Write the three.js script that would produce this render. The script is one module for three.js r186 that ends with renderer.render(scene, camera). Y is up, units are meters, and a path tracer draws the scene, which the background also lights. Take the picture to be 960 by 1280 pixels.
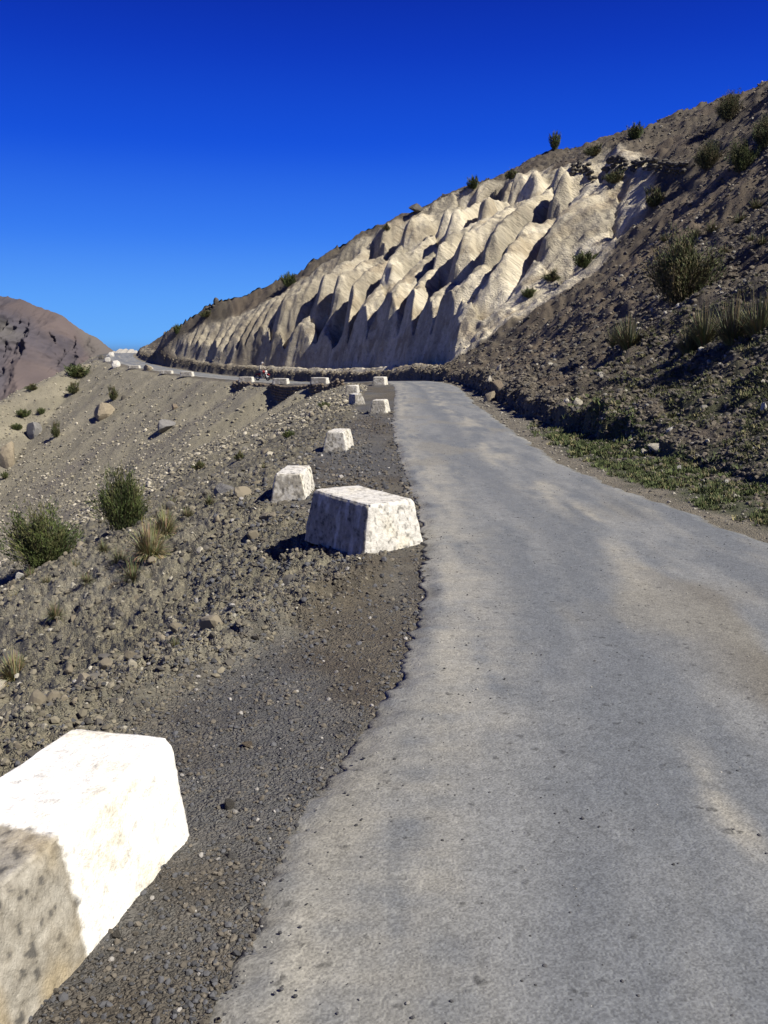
import * as THREE from 'three';
import { mergeGeometries } from 'three/addons/utils/BufferGeometryUtils.js';
import { MarchingCubes } from 'three/addons/objects/MarchingCubes.js';

// ------------------------------------------------------------------ camera, sky, sun, exposure
const scene = new THREE.Scene();
const EYE = 1.85, FOC = 1108, PITCH = Math.atan(202 / FOC);           // horizon at row 438 of 1280
const camera = new THREE.PerspectiveCamera(2 * Math.atan(640 / FOC) * 180 / Math.PI, 768 / 1024, 0.05, 9000);
camera.position.set(0, EYE, 0);
camera.rotation.set(-PITCH, 0, 0);
const renderer = new THREE.WebGLRenderer({ antialias: true });
renderer.toneMapping = THREE.LinearToneMapping;
renderer.toneMappingExposure = 1.7;
renderer.shadowMap.enabled = true;
const SUN_EL = 50 * Math.PI / 180, SUN_AZ = Math.atan2(0.24, 1);      // from the right, a little behind the photographer
const SUN = new THREE.Vector3(Math.cos(SUN_EL) * Math.cos(SUN_AZ), Math.sin(SUN_EL), Math.cos(SUN_EL) * Math.sin(SUN_AZ));
{
  const W = 512, Hh = 256, a = new Float32Array(W * Hh * 4);
  const stops = [[-90, .10, .10, .10], [-4, .14, .22, .34], [0, .150, .44, .95], [3, .105, .36, .95], [7, .040, .205, .88], [12, .009, .088, .72], [17, .0048, .044, .52], [21, .0036, .024, .36], [28, .003, .017, .26], [45, .0028, .012, .16], [90, .0025, .009, .10]];
  for (let j = 0; j < Hh; j++) {
    const el = (j + .5) / Hh * 180 - 90;
    let k = 0; while (k < stops.length - 2 && el > stops[k + 1][0]) k++;
    const A = stops[k], B = stops[k + 1], t = Math.min(1, Math.max(0, (el - A[0]) / (B[0] - A[0])));
    for (let i = 0; i < W; i++) {
      const o = (j * W + i) * 4;
      for (let c = 0; c < 3; c++) a[o + c] = (A[c + 1] + (B[c + 1] - A[c + 1]) * t) / 1.7;
      a[o + 3] = 1;
    }
  }
  const t = new THREE.DataTexture(a, W, Hh, THREE.RGBAFormat, THREE.FloatType);
  t.mapping = THREE.EquirectangularReflectionMapping; t.magFilter = t.minFilter = THREE.LinearFilter; t.needsUpdate = true;
  scene.background = t; scene.environment = t;
}
const sun = new THREE.DirectionalLight(new THREE.Color(1, .945, .85), 4.8);
sun.position.copy(SUN).multiplyScalar(200); sun.target.position.set(0, 0, -50);
sun.castShadow = true; sun.shadow.mapSize.set(4096, 4096);
Object.assign(sun.shadow.camera, { left: -90, right: 90, top: 90, bottom: -90, near: 1, far: 500 });
scene.add(sun, sun.target);

// ------------------------------------------------------------------ helpers
let seed = 12345;
const rnd = () => { seed = (seed * 1664525 + 1013904223) >>> 0; return seed / 4294967296; };
const rr = (a, b) => a + (b - a) * rnd();
const clamp = (x, a, b) => x < a ? a : x > b ? b : x;
const lerp = (a, b, t) => a + (b - a) * t;
const ss = (a, b, x) => { const t = clamp((x - a) / (b - a), 0, 1); return t * t * (3 - 2 * t); };
const PERM = new Uint8Array(512);
{ const p = [...Array(256).keys()]; for (let i = 255; i > 0; i--) { const j = Math.floor(rnd() * (i + 1)); [p[i], p[j]] = [p[j], p[i]]; } for (let i = 0; i < 512; i++) PERM[i] = p[i & 255]; }
const GX = new Float32Array(256), GY = new Float32Array(256), GV = new Float32Array(256);
for (let i = 0; i < 256; i++) { const a = rnd() * 6.2832; GX[i] = Math.cos(a) * 1.5; GY[i] = Math.sin(a) * 1.5; GV[i] = rnd() * 2 - 1; }
function n2(x, y) {
  const xf = Math.floor(x), yf = Math.floor(y), X = xf & 255, Y = yf & 255; x -= xf; y -= yf;
  const u = x * x * x * (x * (x * 6 - 15) + 10), v = y * y * y * (y * (y * 6 - 15) + 10);
  const a = PERM[PERM[X] + Y], b = PERM[PERM[X + 1] + Y], c = PERM[PERM[X] + Y + 1], e = PERM[PERM[X + 1] + Y + 1];
  const p = GX[a] * x + GY[a] * y, q = GX[b] * (x - 1) + GY[b] * y, r = GX[c] * x + GY[c] * (y - 1), s = GX[e] * (x - 1) + GY[e] * (y - 1);
  return p + u * (q - p) + v * (r + u * (s - r) - p - u * (q - p));
}
function n3(x, y, z) {                                              // value noise, -1..1
  const xf = Math.floor(x), yf = Math.floor(y), zf = Math.floor(z), X = xf & 255, Y = yf & 255, Z = zf & 255; x -= xf; y -= yf; z -= zf;
  const u = x * x * (3 - 2 * x), v = y * y * (3 - 2 * y), w = z * z * (3 - 2 * z);
  const h = (i, j, k) => GV[PERM[PERM[PERM[(X + i) & 255] + ((Y + j) & 255)] + ((Z + k) & 255)]];
  const l = (a, b, t) => a + (b - a) * t;
  return l(l(l(h(0, 0, 0), h(1, 0, 0), u), l(h(0, 1, 0), h(1, 1, 0), u), v), l(l(h(0, 0, 1), h(1, 0, 1), u), l(h(0, 1, 1), h(1, 1, 1), u), v), w);
}
function fbm(x, y, o) { let s = 0, a = .5; for (let i = 0; i < o; i++) { s += a * n2(x, y); x = x * 2.03 + 17.1; y = y * 2.03 + 5.3; a *= .5; } return s; }
function fb3(x, y, z, o) { let s = 0, a = .5; for (let i = 0; i < o; i++) { s += a * n3(x, y, z); x = x * 2.03 + 7.1; y = y * 2.03 + 5.3; z = z * 2.03 + 3.7; a *= .5; } return s; }
const mixc = (a, b, t) => [lerp(a[0], b[0], t), lerp(a[1], b[1], t), lerp(a[2], b[2], t)];
function interp(tab, x, col = 1) {                                   // piecewise smooth table [[x, y..], ..]
  if (x <= tab[0][0]) return tab[0][col];
  for (let i = 1; i < tab.length; i++) if (x <= tab[i][0]) { const t = (x - tab[i - 1][0]) / (tab[i][0] - tab[i - 1][0]); return lerp(tab[i - 1][col], tab[i][col], t * t * (3 - 2 * t) * .5 + t * .5); }
  return tab[tab.length - 1][col];
}
const used = {};
const numbered = n => { used[n] = (used[n] ?? -1) + 1; return used[n] ? n + '_' + String(used[n]).padStart(3, '0') : n; };
function add(o, name, data) { o.name = numbered(name); Object.assign(o.userData, data); scene.add(o); return o; }
const shade = o => o.traverse(c => { if (c.isMesh) { c.castShadow = c.receiveShadow = true; } });
// a photo pixel (960 x 1280) gives a direction only; d is metres ahead of the camera
function ray(px, py) {
  const rx = (px - 480) / FOC, ry = (640 - py) / FOC, c = Math.cos(PITCH), s = Math.sin(PITCH), f = ry * s + c;
  return [rx / f, (ry * c - s) / f];
}
const pt = (px, py, d) => { const [a, b] = ray(px, py); return [a * d, EYE + b * d, d]; };   // x, y, d (= -z)

// ------------------------------------------------------------------ the road line: x, d, y, half width left, half width right
const CTRL = [[.6, -60, -.3, 1.8, 2.4], [1.3, -14, 0, 1.9, 2.5], [1.6, 0, 0, 2.25, 2.55], [1.64, 2.2, 0, 2.14, 2.5], [1.67, 3.4, 0, 1.99, 2.45], [1.70, 4.3, 0, 1.75, 2.35], [1.74, 5.1, 0, 1.62, 2.3], [1.78, 6.3, 0, 1.53, 2.2], [1.82, 8, 0, 1.42, 2.1],
  [1.80, 10, 0, 1.38, 1.75], [1.72, 12.5, 0, 1.37, 1.45], [1.66, 15, 0, 1.36, 1.32], [1.64, 18.6, 0, 1.42, 1.38], [1.7, 24, 0, 1.45, 1.38], [1.85, 32, 0, 1.48, 1.4], [2.05, 41, 0, 1.55, 1.6], [2.05, 50, -.02, 1.6, 1.75], [1.2, 58, -.12, 1.7, 1.8],
  [-.9, 65, -.4, 1.7, 1.8], [-4.2, 72.5, -.75, 1.75, 1.8], [-8, 80, -.98, 1.75, 1.8], [-12.6, 88, -1.0, 1.75, 1.8], [-20.6, 98.5, -.72, 1.75, 1.8], [-29, 109, 0, 1.8, 1.8], [-35, 120, .8, 1.8, 1.8], [-37.6, 130, 1.45, 1.8, 1.8], [-36.5, 142, 1.2, 1.8, 1.8], [-31, 156, 0, 1.8, 1.8], [-20, 175, -2, 1.8, 1.8]];
const CL = [];
{
  const c = new THREE.CatmullRomCurve3(CTRL.map(p => new THREE.Vector3(p[0], p[2], p[1])), false, 'centripetal');
  const N = 30;
  let u = 0, last = null;
  for (let i = 0; i < CTRL.length - 1; i++) for (let k = 0; k < (i < 1 ? 12 : i < 10 ? 4 : i < 14 ? 6 : 12); k++) {
    const nk = (i < 1 ? 12 : i < 10 ? 4 : i < 14 ? 6 : 12), t = (i + k / nk) / (CTRL.length - 1), p = c.getPoint(t);
    if (last) u += Math.hypot(p.x - last.x, p.z - last.z);
    CL.push({ x: p.x, d: p.z, y: p.y, u, wl: lerp(CTRL[i][3], CTRL[i + 1][3], k / nk), wr: lerp(CTRL[i][4], CTRL[i + 1][4], k / nk) });
    last = p;
  }
}
const SEG = CL.length - 1;
const cx = Float64Array.from(CL, p => p.x), cd = Float64Array.from(CL, p => p.d), cu = Float64Array.from(CL, p => p.u);
let iBend = CL.findIndex(p => p.d > 59);
const NR = { u: 0, q: 0, y: 0, wl: 0, wr: 0 }, NA = { ...NR }, NB = { ...NR };
function nearest(x, d, i0, i1, out) {
  let best = 1e18, bi = i0, bt = 0;
  for (let i = i0; i < i1; i++) {
    const ax = cx[i], ad = cd[i], ex = cx[i + 1] - ax, ed = cd[i + 1] - ad, l = ex * ex + ed * ed;
    let t = ((x - ax) * ex + (d - ad) * ed) / l; t = t < 0 ? 0 : t > 1 ? 1 : t;
    const dx = x - ax - ex * t, dd = d - ad - ed * t, r = dx * dx + dd * dd;
    if (r < best) { best = r; bi = i; bt = t; }
  }
  const a = CL[bi], b = CL[bi + 1], ex = b.x - a.x, ed = b.d - a.d;
  const side = (x - a.x) * ed - (d - a.d) * ex;                       // + to the right of travel
  out.u = lerp(a.u, b.u, bt); out.q = Math.sign(side || 1) * Math.sqrt(best);
  out.y = lerp(a.y, b.y, bt); out.wl = lerp(a.wl, b.wl, bt); out.wr = lerp(a.wr, b.wr, bt); out.i = bi;
  return out;
}
const at = (u, q, o = {}) => {                                        // road coordinates to x, d
  let i = 0; while (i < SEG - 1 && cu[i + 1] < u) i++;
  const a = CL[i], b = CL[i + 1], t = (u - a.u) / (b.u - a.u);
  const p0 = CL[Math.max(0, i - 1)], p3 = CL[Math.min(SEG, i + 2)];
  let ex = lerp(b.x - p0.x, p3.x - a.x, t), ed = lerp(b.d - p0.d, p3.d - a.d, t); const l = Math.hypot(ex, ed); ex /= l; ed /= l;
  o.x = lerp(a.x, b.x, t) + ed * q; o.d = lerp(a.d, b.d, t) - ex * q; o.y = lerp(a.y, b.y, t); o.wl = lerp(a.wl, b.wl, t); o.wr = lerp(a.wr, b.wr, t); o.ex = ex; o.ed = ed;
  return o;
};
const uAtD = d => { let i = 0; while (i < SEG - 1 && cd[i + 1] < d) i++; return lerp(cu[i], cu[i + 1], clamp((d - cd[i]) / (cd[i + 1] - cd[i]), 0, 1)); };
const U0 = uAtD(0), UB = uAtD(59), UC = uAtD(128);

// ------------------------------------------------------------------ the hill above the road: its ridge line, read off the skyline
const RIDGE = [[31, 21, -60], [31, 21.5, 0], [31, 21.8, 30], [31, 22.3, 58], pt(960, 107, 76), pt(880, 133, 88), pt(800, 163, 97), pt(690, 190, 105), pt(590, 233, 105), pt(500, 278, 105), pt(360, 343, 107.5), pt(270, 381, 109.5), pt(205, 412, 112.5)]
  .map(([x, y, d]) => { nearest(x, d, 0, SEG, NR); return [NR.u, NR.q - NR.wr, y - NR.y]; }).sort((a, b) => a[0] - b[0]);
RIDGE.push([uAtD(116), 4.6, 2.7], [uAtD(124), 4.5, 2.4], [uAtD(140), 7, 3]);
RIDGE.sort((a, b) => a[0] - b[0]);
const T_SB = [[U0 - 60, 1.6], [U0 + 8, 1.8], [U0 + 14, 1.7], [U0 + 18, 1.35], [U0 + 22, 1.0], [U0 + 30, .8], [U0 + 45, .5], [UB, .55], [UC, .5]];
const T_HB = [[U0 - 60, .3], [U0 + 10, .06], [U0 + 14, .10], [U0 + 16.5, .35], [U0 + 19, .55], [U0 + 24, .5], [U0 + 32, .5], [U0 + 45, .6], [UB, .55], [UC, .5]];
const T_WS = [[U0 - 60, 1.4], [U0 + 2, 1.5], [U0 + 4.2, 1.5], [U0 + 6, 1.1], [U0 + 8, .62], [U0 + 9.5, 1.0], [U0 + 12, 2.0], [U0 + 17, 1.9], [U0 + 22, 1.5], [U0 + 28, 1.2], [U0 + 34, 2.1], [U0 + 46, 2.3], [U0 + 54, 1.9], [UB + 4, 1.2], [UB + 12, .9], [UC - 20, .9], [UC, 1.6]];
const T_RW = [[UB + 3, 0], [UB + 8, 1.9], [UB + 18, 2.1], [UB + 24, 1.7], [UB + 29, .9], [UB + 33, 0]];      // drop at the retaining wall
const SPUR = [pt(158, 441, 128), pt(128, 448, 121), pt(100, 458, 116), pt(60, 475, 110), pt(0, 503, 104), pt(-110, 550, 97), pt(-260, 640, 92)];   // crest running down to the left
let finsOn = false;
function rough(x, d, big) {                                           // natural unevenness, finer close by
  const r = Math.hypot(x, d);
  let h = .30 * big * n2(x / 5.1 + 3, d / 5.1) + .13 * big * n2(x / 1.9, d / 1.9 + 9) + .055 * n2(x / .7 + 4, d / .7);
  h += .026 * n2(x / .27, d / .27 + 2);
  if (r < 40) h += .014 * n2(x / .11, d / .11);
  if (r < 12) h += .007 * n2(x / .045, d / .045);
  return h;
}
function clods(x, d) {                                                // lumpy dug earth
  let h = 0;
  for (let k = 0, f = 1 / .32, a = .055; k < 4; k++, f *= 2.1, a *= .55) h += a * (1 - 2.2 * Math.abs(n2(x * f + k * 7, d * f)));
  return h;
}
function valley(n, x, d) {
  const t = -n.q - n.wl, ws = interp(T_WS, n.u), rw = interp(T_RW, n.u);
  const m = n.u < UB ? .555 : .65;
  let h = n.y - .022;
  if (t <= 0) return h;
  const e = t - ws, k = .35;
  const ee = e > 6 ? e : k * Math.log(1 + Math.exp(e / k));
  h -= .03 * Math.min(t, ws) + (n.u < UB ? .43 * ee + .20 * Math.max(0, ee - 9) * ss(9, 16, ee) : m * ee);
  if (rw > 0) {                                                       // steep drop below the wall, with two fans of scree against it
    const a = n.u - UB, fan = Math.max(1.9 * Math.exp(-((a - 13.2) ** 2) / 6) , 2.6 * Math.exp(-((a - 24) ** 2) / 11));
    h -= Math.max(0, rw - fan) * ss(ws - .1, ws + .25, t) * clamp(1 - (t - ws) / 9, 0, 1);
  }
  return h;
}
function uphill(n, x, d) {
  const s = n.q - n.wr, sb = interp(T_SB, n.u), hb = interp(T_HB, n.u), sR = interp(RIDGE, n.u), yR = interp(RIDGE, n.u, 2);
  let h = n.y - .035;
  if (s <= 0) return h;
  const wob = sb + .35 * n2(x / 1.3, d / 1.3 + 5) * ss(0, 1, sb);
  h += .05 * Math.min(s, wob) + hb * (1 + .5 * n2(x / 1.7 + 7, d / 1.7) + .35 * n2(x / .5 + 7, d / .5)) * ss(wob, wob + .3 + .3 * n2(x / .6, d / .6 + 4), s);
  const t = Math.max(0, s - sb) / (sR - sb);
  h += (yR - hb) * (t < 1 ? 1 - Math.pow(1 - t, 1.16) : -.5 * (t - 1) * sR / 20 - .25 * (t - 1) * (t - 1) * sR / 20);
  h += 3.8 * (1 - Math.exp(-Math.max(0, s - 1.2) / 1.8)) * ss(UB - 1, UB + 6, n.u) * ss(UB + 50, UB + 30, n.u) * ss(sR, sR * .35, s);
  h -= lerp(3.2, 4.4, ss(U0 + 12, U0 + 34, n.u)) * (1 - Math.exp(-Math.max(0, s - sb) / lerp(5, 6, ss(U0 + 12, U0 + 34, n.u)))) * ss(UB + 3, UB - 7, n.u) * ss(sR, sR * .4, s);
  return h;
}
const sbOf = u => interp(T_SB, u);
let cliffTop = null, cliffRight = null;
const cliffMask = (u, s) => !cliffTop ? 0 : ss(.5, 2.2, s) * ss(0, 2.6, interp(cliffTop, u) - s) * ss(-1.5, .8, u - UB - interp(cliffRight, s)) * ss(UC + 2, UC - 4, u);
const QQ = { u: 0, q: 0, s: 0, cm: 0, side: 0, t: 0, ws: 0 };
function H(x, d, detail = 1) {
  nearest(x, d, 0, SEG, NR);
  QQ.u = NR.u; QQ.q = NR.q; QQ.cm = 0; QQ.s = NR.q - NR.wr; QQ.t = -NR.q - NR.wl; QQ.side = NR.q > 0 ? 1 : -1; QQ.ry = NR.y;
  let h;
  if (NR.q >= -NR.wl) {
    h = uphill(NR, x, d);
    const s = QQ.s;
    if (s > 0) {
      const cm = cliffMask(NR.u, s); QQ.cm = cm;
      const far = ss(2, 9, s);
      if (detail) h += rough(x, d, .35 + far * 1.1) * ss(0, .5, s) * lerp(.35, 1, ss(.8, 2.5, s)) * (1 - .6 * cm);
      if (cm < .99 && NR.u > U0 + 6) {                                // ribs and hollows of the brown hillside
        const a = NR.u - U0;
        h += (1 - cm) * ss(1.5, 7, s) * (.75 * (1 - 2 * Math.abs(n2(NR.u / 7 + s / 26 + .3, s / 15))) * ss(30, 14, s) + .35 * (1 - 2 * Math.abs(n2(NR.u / 2.6 + s / 9, s / 6 + 3))) - .2);
        h += .8 * Math.exp(-((a - 44 - s * .30) ** 2) / (14 + s)) * ss(1.2, 6, s) * ss(34, 10, s);     // brown rib in front of the cliff
        h -= .5 * Math.exp(-((a - 21 - s * .25) ** 2) / 6) * ss(.9, 3, s) * ss(9, 4, s);
      }
      if (detail && d < 60) h += (1 - cm) * ss(sbOf(NR.u), sbOf(NR.u) + .5, s) * ss(60, 20, d) * .8 * clods(x * .62, d * .62);
      if (cm > 0 && finsOn) h = fins(NR.u, s, x, d, h, cm);
    }
  } else {
    nearest(x, d, 0, iBend, NA); nearest(x, d, iBend, SEG - 14, NB);
    const a = valley(NA.q <= 0 ? NA : NR, x, d), b = valley(NB.q <= 0 ? NB : NR, x, d);
    let c = -1e9;
    for (let i = 0; i < SPUR.length - 1; i++) {
      const A = SPUR[i], B = SPUR[i + 1], ex = B[0] - A[0], ed = B[2] - A[2], t = clamp(((x - A[0]) * ex + (d - A[2]) * ed) / (ex * ex + ed * ed), 0, 1);
      const r = Math.hypot(x - A[0] - ex * t, d - A[2] - ed * t);
      c = Math.max(c, lerp(A[1], B[1], t) - .1 - .62 * (Math.sqrt(r * r + 4) - 2));
    }
    h = valley(NR, x, d);
    const far = Math.max(a, b), w = ss(1.5, 5, QQ.t);
    h = lerp(h, Math.max(a, b) + .6 * Math.exp(-Math.abs(a - b) / .9), w);
    if (QQ.t > 2.5) h = Math.max(h, Math.min(c, h + 60) - 0);
    QQ.far = b > a ? 1 : 0;
    const t = QQ.t;
    if (detail) {
      const e = t - interp(T_WS, NR.u);
      h += rough(x, d, ss(0, 5, e) * .9 + .12) * ss(0, .6, t) * lerp(.35, 1, ss(-.3, .6, e));
      // dug earth bank beside the nearer stone, and rough ground along the edge
      const bx = x + 0.62 - (d - 5.9) * .56;
      const mound = Math.exp(-(((bx + .48) / .6) ** 2)) * ss(3.6, 4.6, d) * ss(8.6, 7.4, d) * ss(.0, .5, t);
      h += .14 * mound;
      const cl = Math.max(ss(-.5, .35, e) * ss(60, 12, d), ss(.5, .05, Math.abs(bx + .25)) * ss(4, 4.6, d) * ss(8.2, 7.4, d) * ss(.1, .5, t)) * ss(14, 6, e);
      QQ.clod = cl;
      if (cl > .01) h += cl * clods(x, d) * 1.2;
    }
  }
  const r = Math.hypot(x, d);
  if (r > 150) h = lerp(h, -55, ss(150, 320, r));
  return h < -48 ? -48 - 7 * (1 - Math.exp((h + 48) / 7)) : h;
}
function hit(px, py, lift = 0, d0 = 1.6) {                            // where a pixel's ray meets the ground
  const [a, b] = ray(px, py);
  let p = d0;
  for (let d = d0; d < 240; d *= 1.004) { if (EYE + b * d < H(a * d, d, 0) + lift) { let lo = p, hi = d; for (let k = 0; k < 18; k++) { const m = (lo + hi) / 2; if (EYE + b * m < H(a * m, m, 0) + lift) hi = m; else lo = m; } return [a * hi, H(a * hi, hi, 1), hi]; } p = d; }
  return null;
}

// ------------------------------------------------------------------ the eroded pale cliff: its outline and its fins
{
  // outline in road coordinates: upper limit per metre along the far leg, and right limit per metre up the slope
  cliffTop = [[-2, 17], [4, 18.5], [10, 19.5], [16, 21.5], [22, 26], [27, 26], [30, 22], [33.5, 15.5], [37, 12], [41.5, 9.6], [47.5, 7], [52, 4.8], [58, 2.8], [78, 2.8]].map(([u, t]) => [u + UB, t]);
  cliffRight = [[0, 1], [5, -1], [9, -3], [13, -1.5], [17, 1], [20, 6], [24, 14], [30, 19]];
  finsOn = true;
}
function hash1(i) { const v = Math.sin(i * 127.1 + 11.7) * 43758.5453; return v - Math.floor(v); }
function ribs(up, s, W, A, D, seedk) {                                // ridges running down the slope, each stepped into leaning pinnacles; returns metres below the envelope
  const q = up / W + .62 * n2(up / (W * 2.3) + seedk, s / 9) + .16 * n2(up / W + seedk, s / 2.6 + 5);
  const i = Math.floor(q), f = q - i, r = hash1(i + seedk * 31), r2 = hash1(i * 1.7 + seedk * 17 + 5);
  const lam = lerp(6.0, 13, r2 * r2), g = (s + .5 * n2(up / 1.3, s / 3)) / lam + r, st = Math.floor(g), t = g - st, r3 = hash1(i * 7.3 + st * 3.1 + seedk), nose = .12 + .16 * r3;
  const off = t < nose ? 1 - ss(0, nose, t) * 1 : (t - nose) / (1 - nose);
  const wide = lerp(.62, 1.1, ss(nose * .4, .7, t));             // narrow at the tip, wider behind
  const x = Math.abs(f - .5) * 2 / wide, cross = x < .75 ? x * x * .80 : x * 1.2 - .45;
  const fl = (.20 * n2(f * 9 + i * 3, s * .18) - .16 * Math.abs(n2(f * 15 + i * 5, s * .3))) * ss(.1, .6, x);
  return A * (.45 + .8 * r3) * off + D * Math.min(cross, 1.45) - fl * D * .35;
}
function fins(u, s, x, d, h0, cm) {
  const left = ss(UB + 31, UB + 44, u), edge = lerp(.12, 1, ss(0, 9, u - UB - interp(cliffRight, s))) * ss(0, 4, interp(cliffTop, u) - s);
  const up = u - s * .40;
  const big = ribs(up, s, 3.7, 2.5, 3.3, 1) + .10 * ribs(up + 17, s, 1.25, 1.2, 1.5, 9), small = ribs(up + 40, s, 1.7, .7, 1.3, 4) * lerp(.35, 1, ss(5.5, 2.5, s));
  const ledge = NR.y + .7 + lerp(3.5, .9, left) * (1 + .3 * n2(u / 3.3, 8.1)), low = lerp(big, small, left) * edge * ss(1, 3.5, s);
  let h = Math.max(h0 + .9 * edge - low, Math.min(h0, ledge) - .2 * low);
  // the cut foot of the cliff is almost upright
  const foot = lerp(3.0, 1.3, ss(UB + 30, UB + 46, u)) * lerp(.6, 1, ss(UB, UB + 7, u)) + .5 * n2(u / 3.1 + 4, .5) + .2 * n2(u / .9, 3.5), cap = NR.y + .6 + .12 * s + Math.max(0, s - foot) * 3.6;
  const lim = Math.min(h, cap);
  h = lerp(h0, lim, cm);
  h += cm * (.09 * n2(u / .6, s / .9) + .035 * n2(u / .22 + 3, s / .3) + .02 * n2(u / .09, s / .1));
  return h;
}

// ------------------------------------------------------------------ textures: grain only
function tileCells(N, cells, sd) {                                    // tileable pebbles: brightness and dome height
  seed = sd; const pts = []; for (let i = 0; i < cells; i++) pts.push([rnd(), rnd(), rnd(), rr(.6, 1.3)]);
  const G = Math.max(4, Math.floor(Math.sqrt(cells))), grid = Array.from({ length: G * G }, () => []);
  pts.forEach((p, i) => grid[Math.floor(p[1] * G) * G + Math.floor(p[0] * G)].push(i));
  const br = new Float32Array(N * N), ht = new Float32Array(N * N);
  for (let j = 0; j < N; j++) for (let i = 0; i < N; i++) {
    const x = (i + .5) / N, y = (j + .5) / N, gi = Math.floor(x * G), gj = Math.floor(y * G);
    let b1 = 9, b2 = 9, id = 0;
    for (let a = -1; a <= 1; a++) for (let b = -1; b <= 1; b++) for (const k of grid[((gj + a + G) % G) * G + (gi + b + G) % G]) {
      let dx = Math.abs(pts[k][0] - x), dy = Math.abs(pts[k][1] - y); if (dx > .5) dx = 1 - dx; if (dy > .5) dy = 1 - dy;
      const r = Math.hypot(dx, dy) * G * pts[k][3]; if (r < b1) { b2 = b1; b1 = r; id = k; } else if (r < b2) b2 = r;
    }
    br[j * N + i] = pts[id][2]; ht[j * N + i] = clamp((b2 - b1) * 1.6, 0, 1) * (.35 + .65 * pts[id][2]);
  }
  return { br, ht };
}
function dataTex(N, f, srgb) {
  const a = new Uint8Array(N * N * 4);
  for (let i = 0; i < N * N; i++) { const c = f(i); a[i * 4] = clamp(c[0], 0, 1) * 255; a[i * 4 + 1] = clamp(c[1], 0, 1) * 255; a[i * 4 + 2] = clamp(c[2], 0, 1) * 255; a[i * 4 + 3] = 255; }
  const t = new THREE.DataTexture(a, N, N, THREE.RGBAFormat); t.wrapS = t.wrapT = THREE.RepeatWrapping; t.magFilter = THREE.LinearFilter; t.minFilter = THREE.LinearMipmapLinearFilter; t.generateMipmaps = true;
  if (srgb) t.colorSpace = THREE.SRGBColorSpace; t.needsUpdate = true; return t;
}
const tileNoise = (N, per, sd) => {                                   // tileable value noise
  seed = sd; const g = Float32Array.from({ length: per * per }, () => rnd()), o = new Float32Array(N * N);
  for (let j = 0; j < N; j++) for (let i = 0; i < N; i++) {
    const x = i / N * per, y = j / N * per, a = Math.floor(x), b = Math.floor(y), u = ss(0, 1, x - a), v = ss(0, 1, y - b);
    const q = (m, n) => g[((b + n) % per) * per + (a + m) % per];
    o[j * N + i] = lerp(lerp(q(0, 0), q(1, 0), u), lerp(q(0, 1), q(1, 1), u), v);
  }
  return o;
};
const NT = 1024;
const C1 = tileCells(NT, 5200, 11), C2 = tileCells(NT, 900, 12), V1 = tileNoise(NT, 24, 3), V2 = tileNoise(NT, 96, 4), V3 = tileNoise(NT, 330, 5);
const W0 = (() => { seed = 99; return Float32Array.from({ length: NT * NT }, () => rnd()); })();
const gritMap = dataTex(NT, i => { const v = .62 + .34 * (C1.br[i] - .5) * (.5 + C1.ht[i]) + .12 * (C2.br[i] - .5) + .20 * (V2[i] - .5) + .14 * (V3[i] - .5), t = (C2.br[i] - .5) * .05; return [v * (1.0 + t), v, v * (.985 - t)]; });
const gritBump = dataTex(NT, i => { const v = .5 * C1.ht[i] + .35 * C2.ht[i] * (C2.br[i] > .6 ? 1 : .3) + .15 * V3[i]; return [v, v, v]; });
const roadMap = dataTex(NT, i => {
  let v = .66 + .05 * (V1[i] - .5) + .10 * (V2[i] - .5) + .36 * (V3[i] - .5) + .14 * (C1.br[i] - .5) + .26 * (W0[i] - .5);
  if (C1.br[i] > .95) v -= .38 * C1.ht[i]; if (C1.br[i] < .03) v += .25 * C1.ht[i];
  return [v, v, v * 1.0];
});
const roadBump = dataTex(NT, i => { const v = .45 + .25 * V3[i] + .3 * C1.ht[i] * (C1.br[i] > .5 ? 1 : .4); return [v, v, v]; });
const clayMap = dataTex(NT, i => { const v = .66 + .2 * (V1[i] - .5) + .2 * (V2[i] - .5) + .14 * (V3[i] - .5) + (C2.br[i] > .9 ? -.18 * C2.ht[i] : 0); return [v, v * .99, v * .97]; });
const clayBump = dataTex(NT, i => { const v = .4 * V2[i] + .25 * V3[i] + .35 * V1[i] - (C2.br[i] > .85 ? .2 * C2.ht[i] : 0); return [v, v, v]; });
const rep = (t, s) => { const c = t.clone(); c.repeat.set(s, s); c.needsUpdate = true; return c; };
const std = (o) => new THREE.MeshStandardMaterial({ roughness: .95, metalness: 0, ...o });
const INV = .60 / .62;                                                  // the grain maps average about 0.62
const groundMat = std({ vertexColors: true, map: rep(gritMap, 1 / 1.3), bumpMap: rep(gritBump, 1 / 1.3), bumpScale: .034, color: new THREE.Color(INV, INV, INV) });
const cliffMat = std({ vertexColors: true, map: rep(clayMap, 1 / 5), bumpMap: rep(clayBump, 1 / 5), bumpScale: .12, color: new THREE.Color(.98, .98, .98) });
const roadMat = std({ vertexColors: true, map: rep(roadMap, 1 / 2.2), bumpMap: rep(roadBump, 1 / 2.2), bumpScale: .006, roughness: .88, color: new THREE.Color(.715, .712, .70) });

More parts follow.
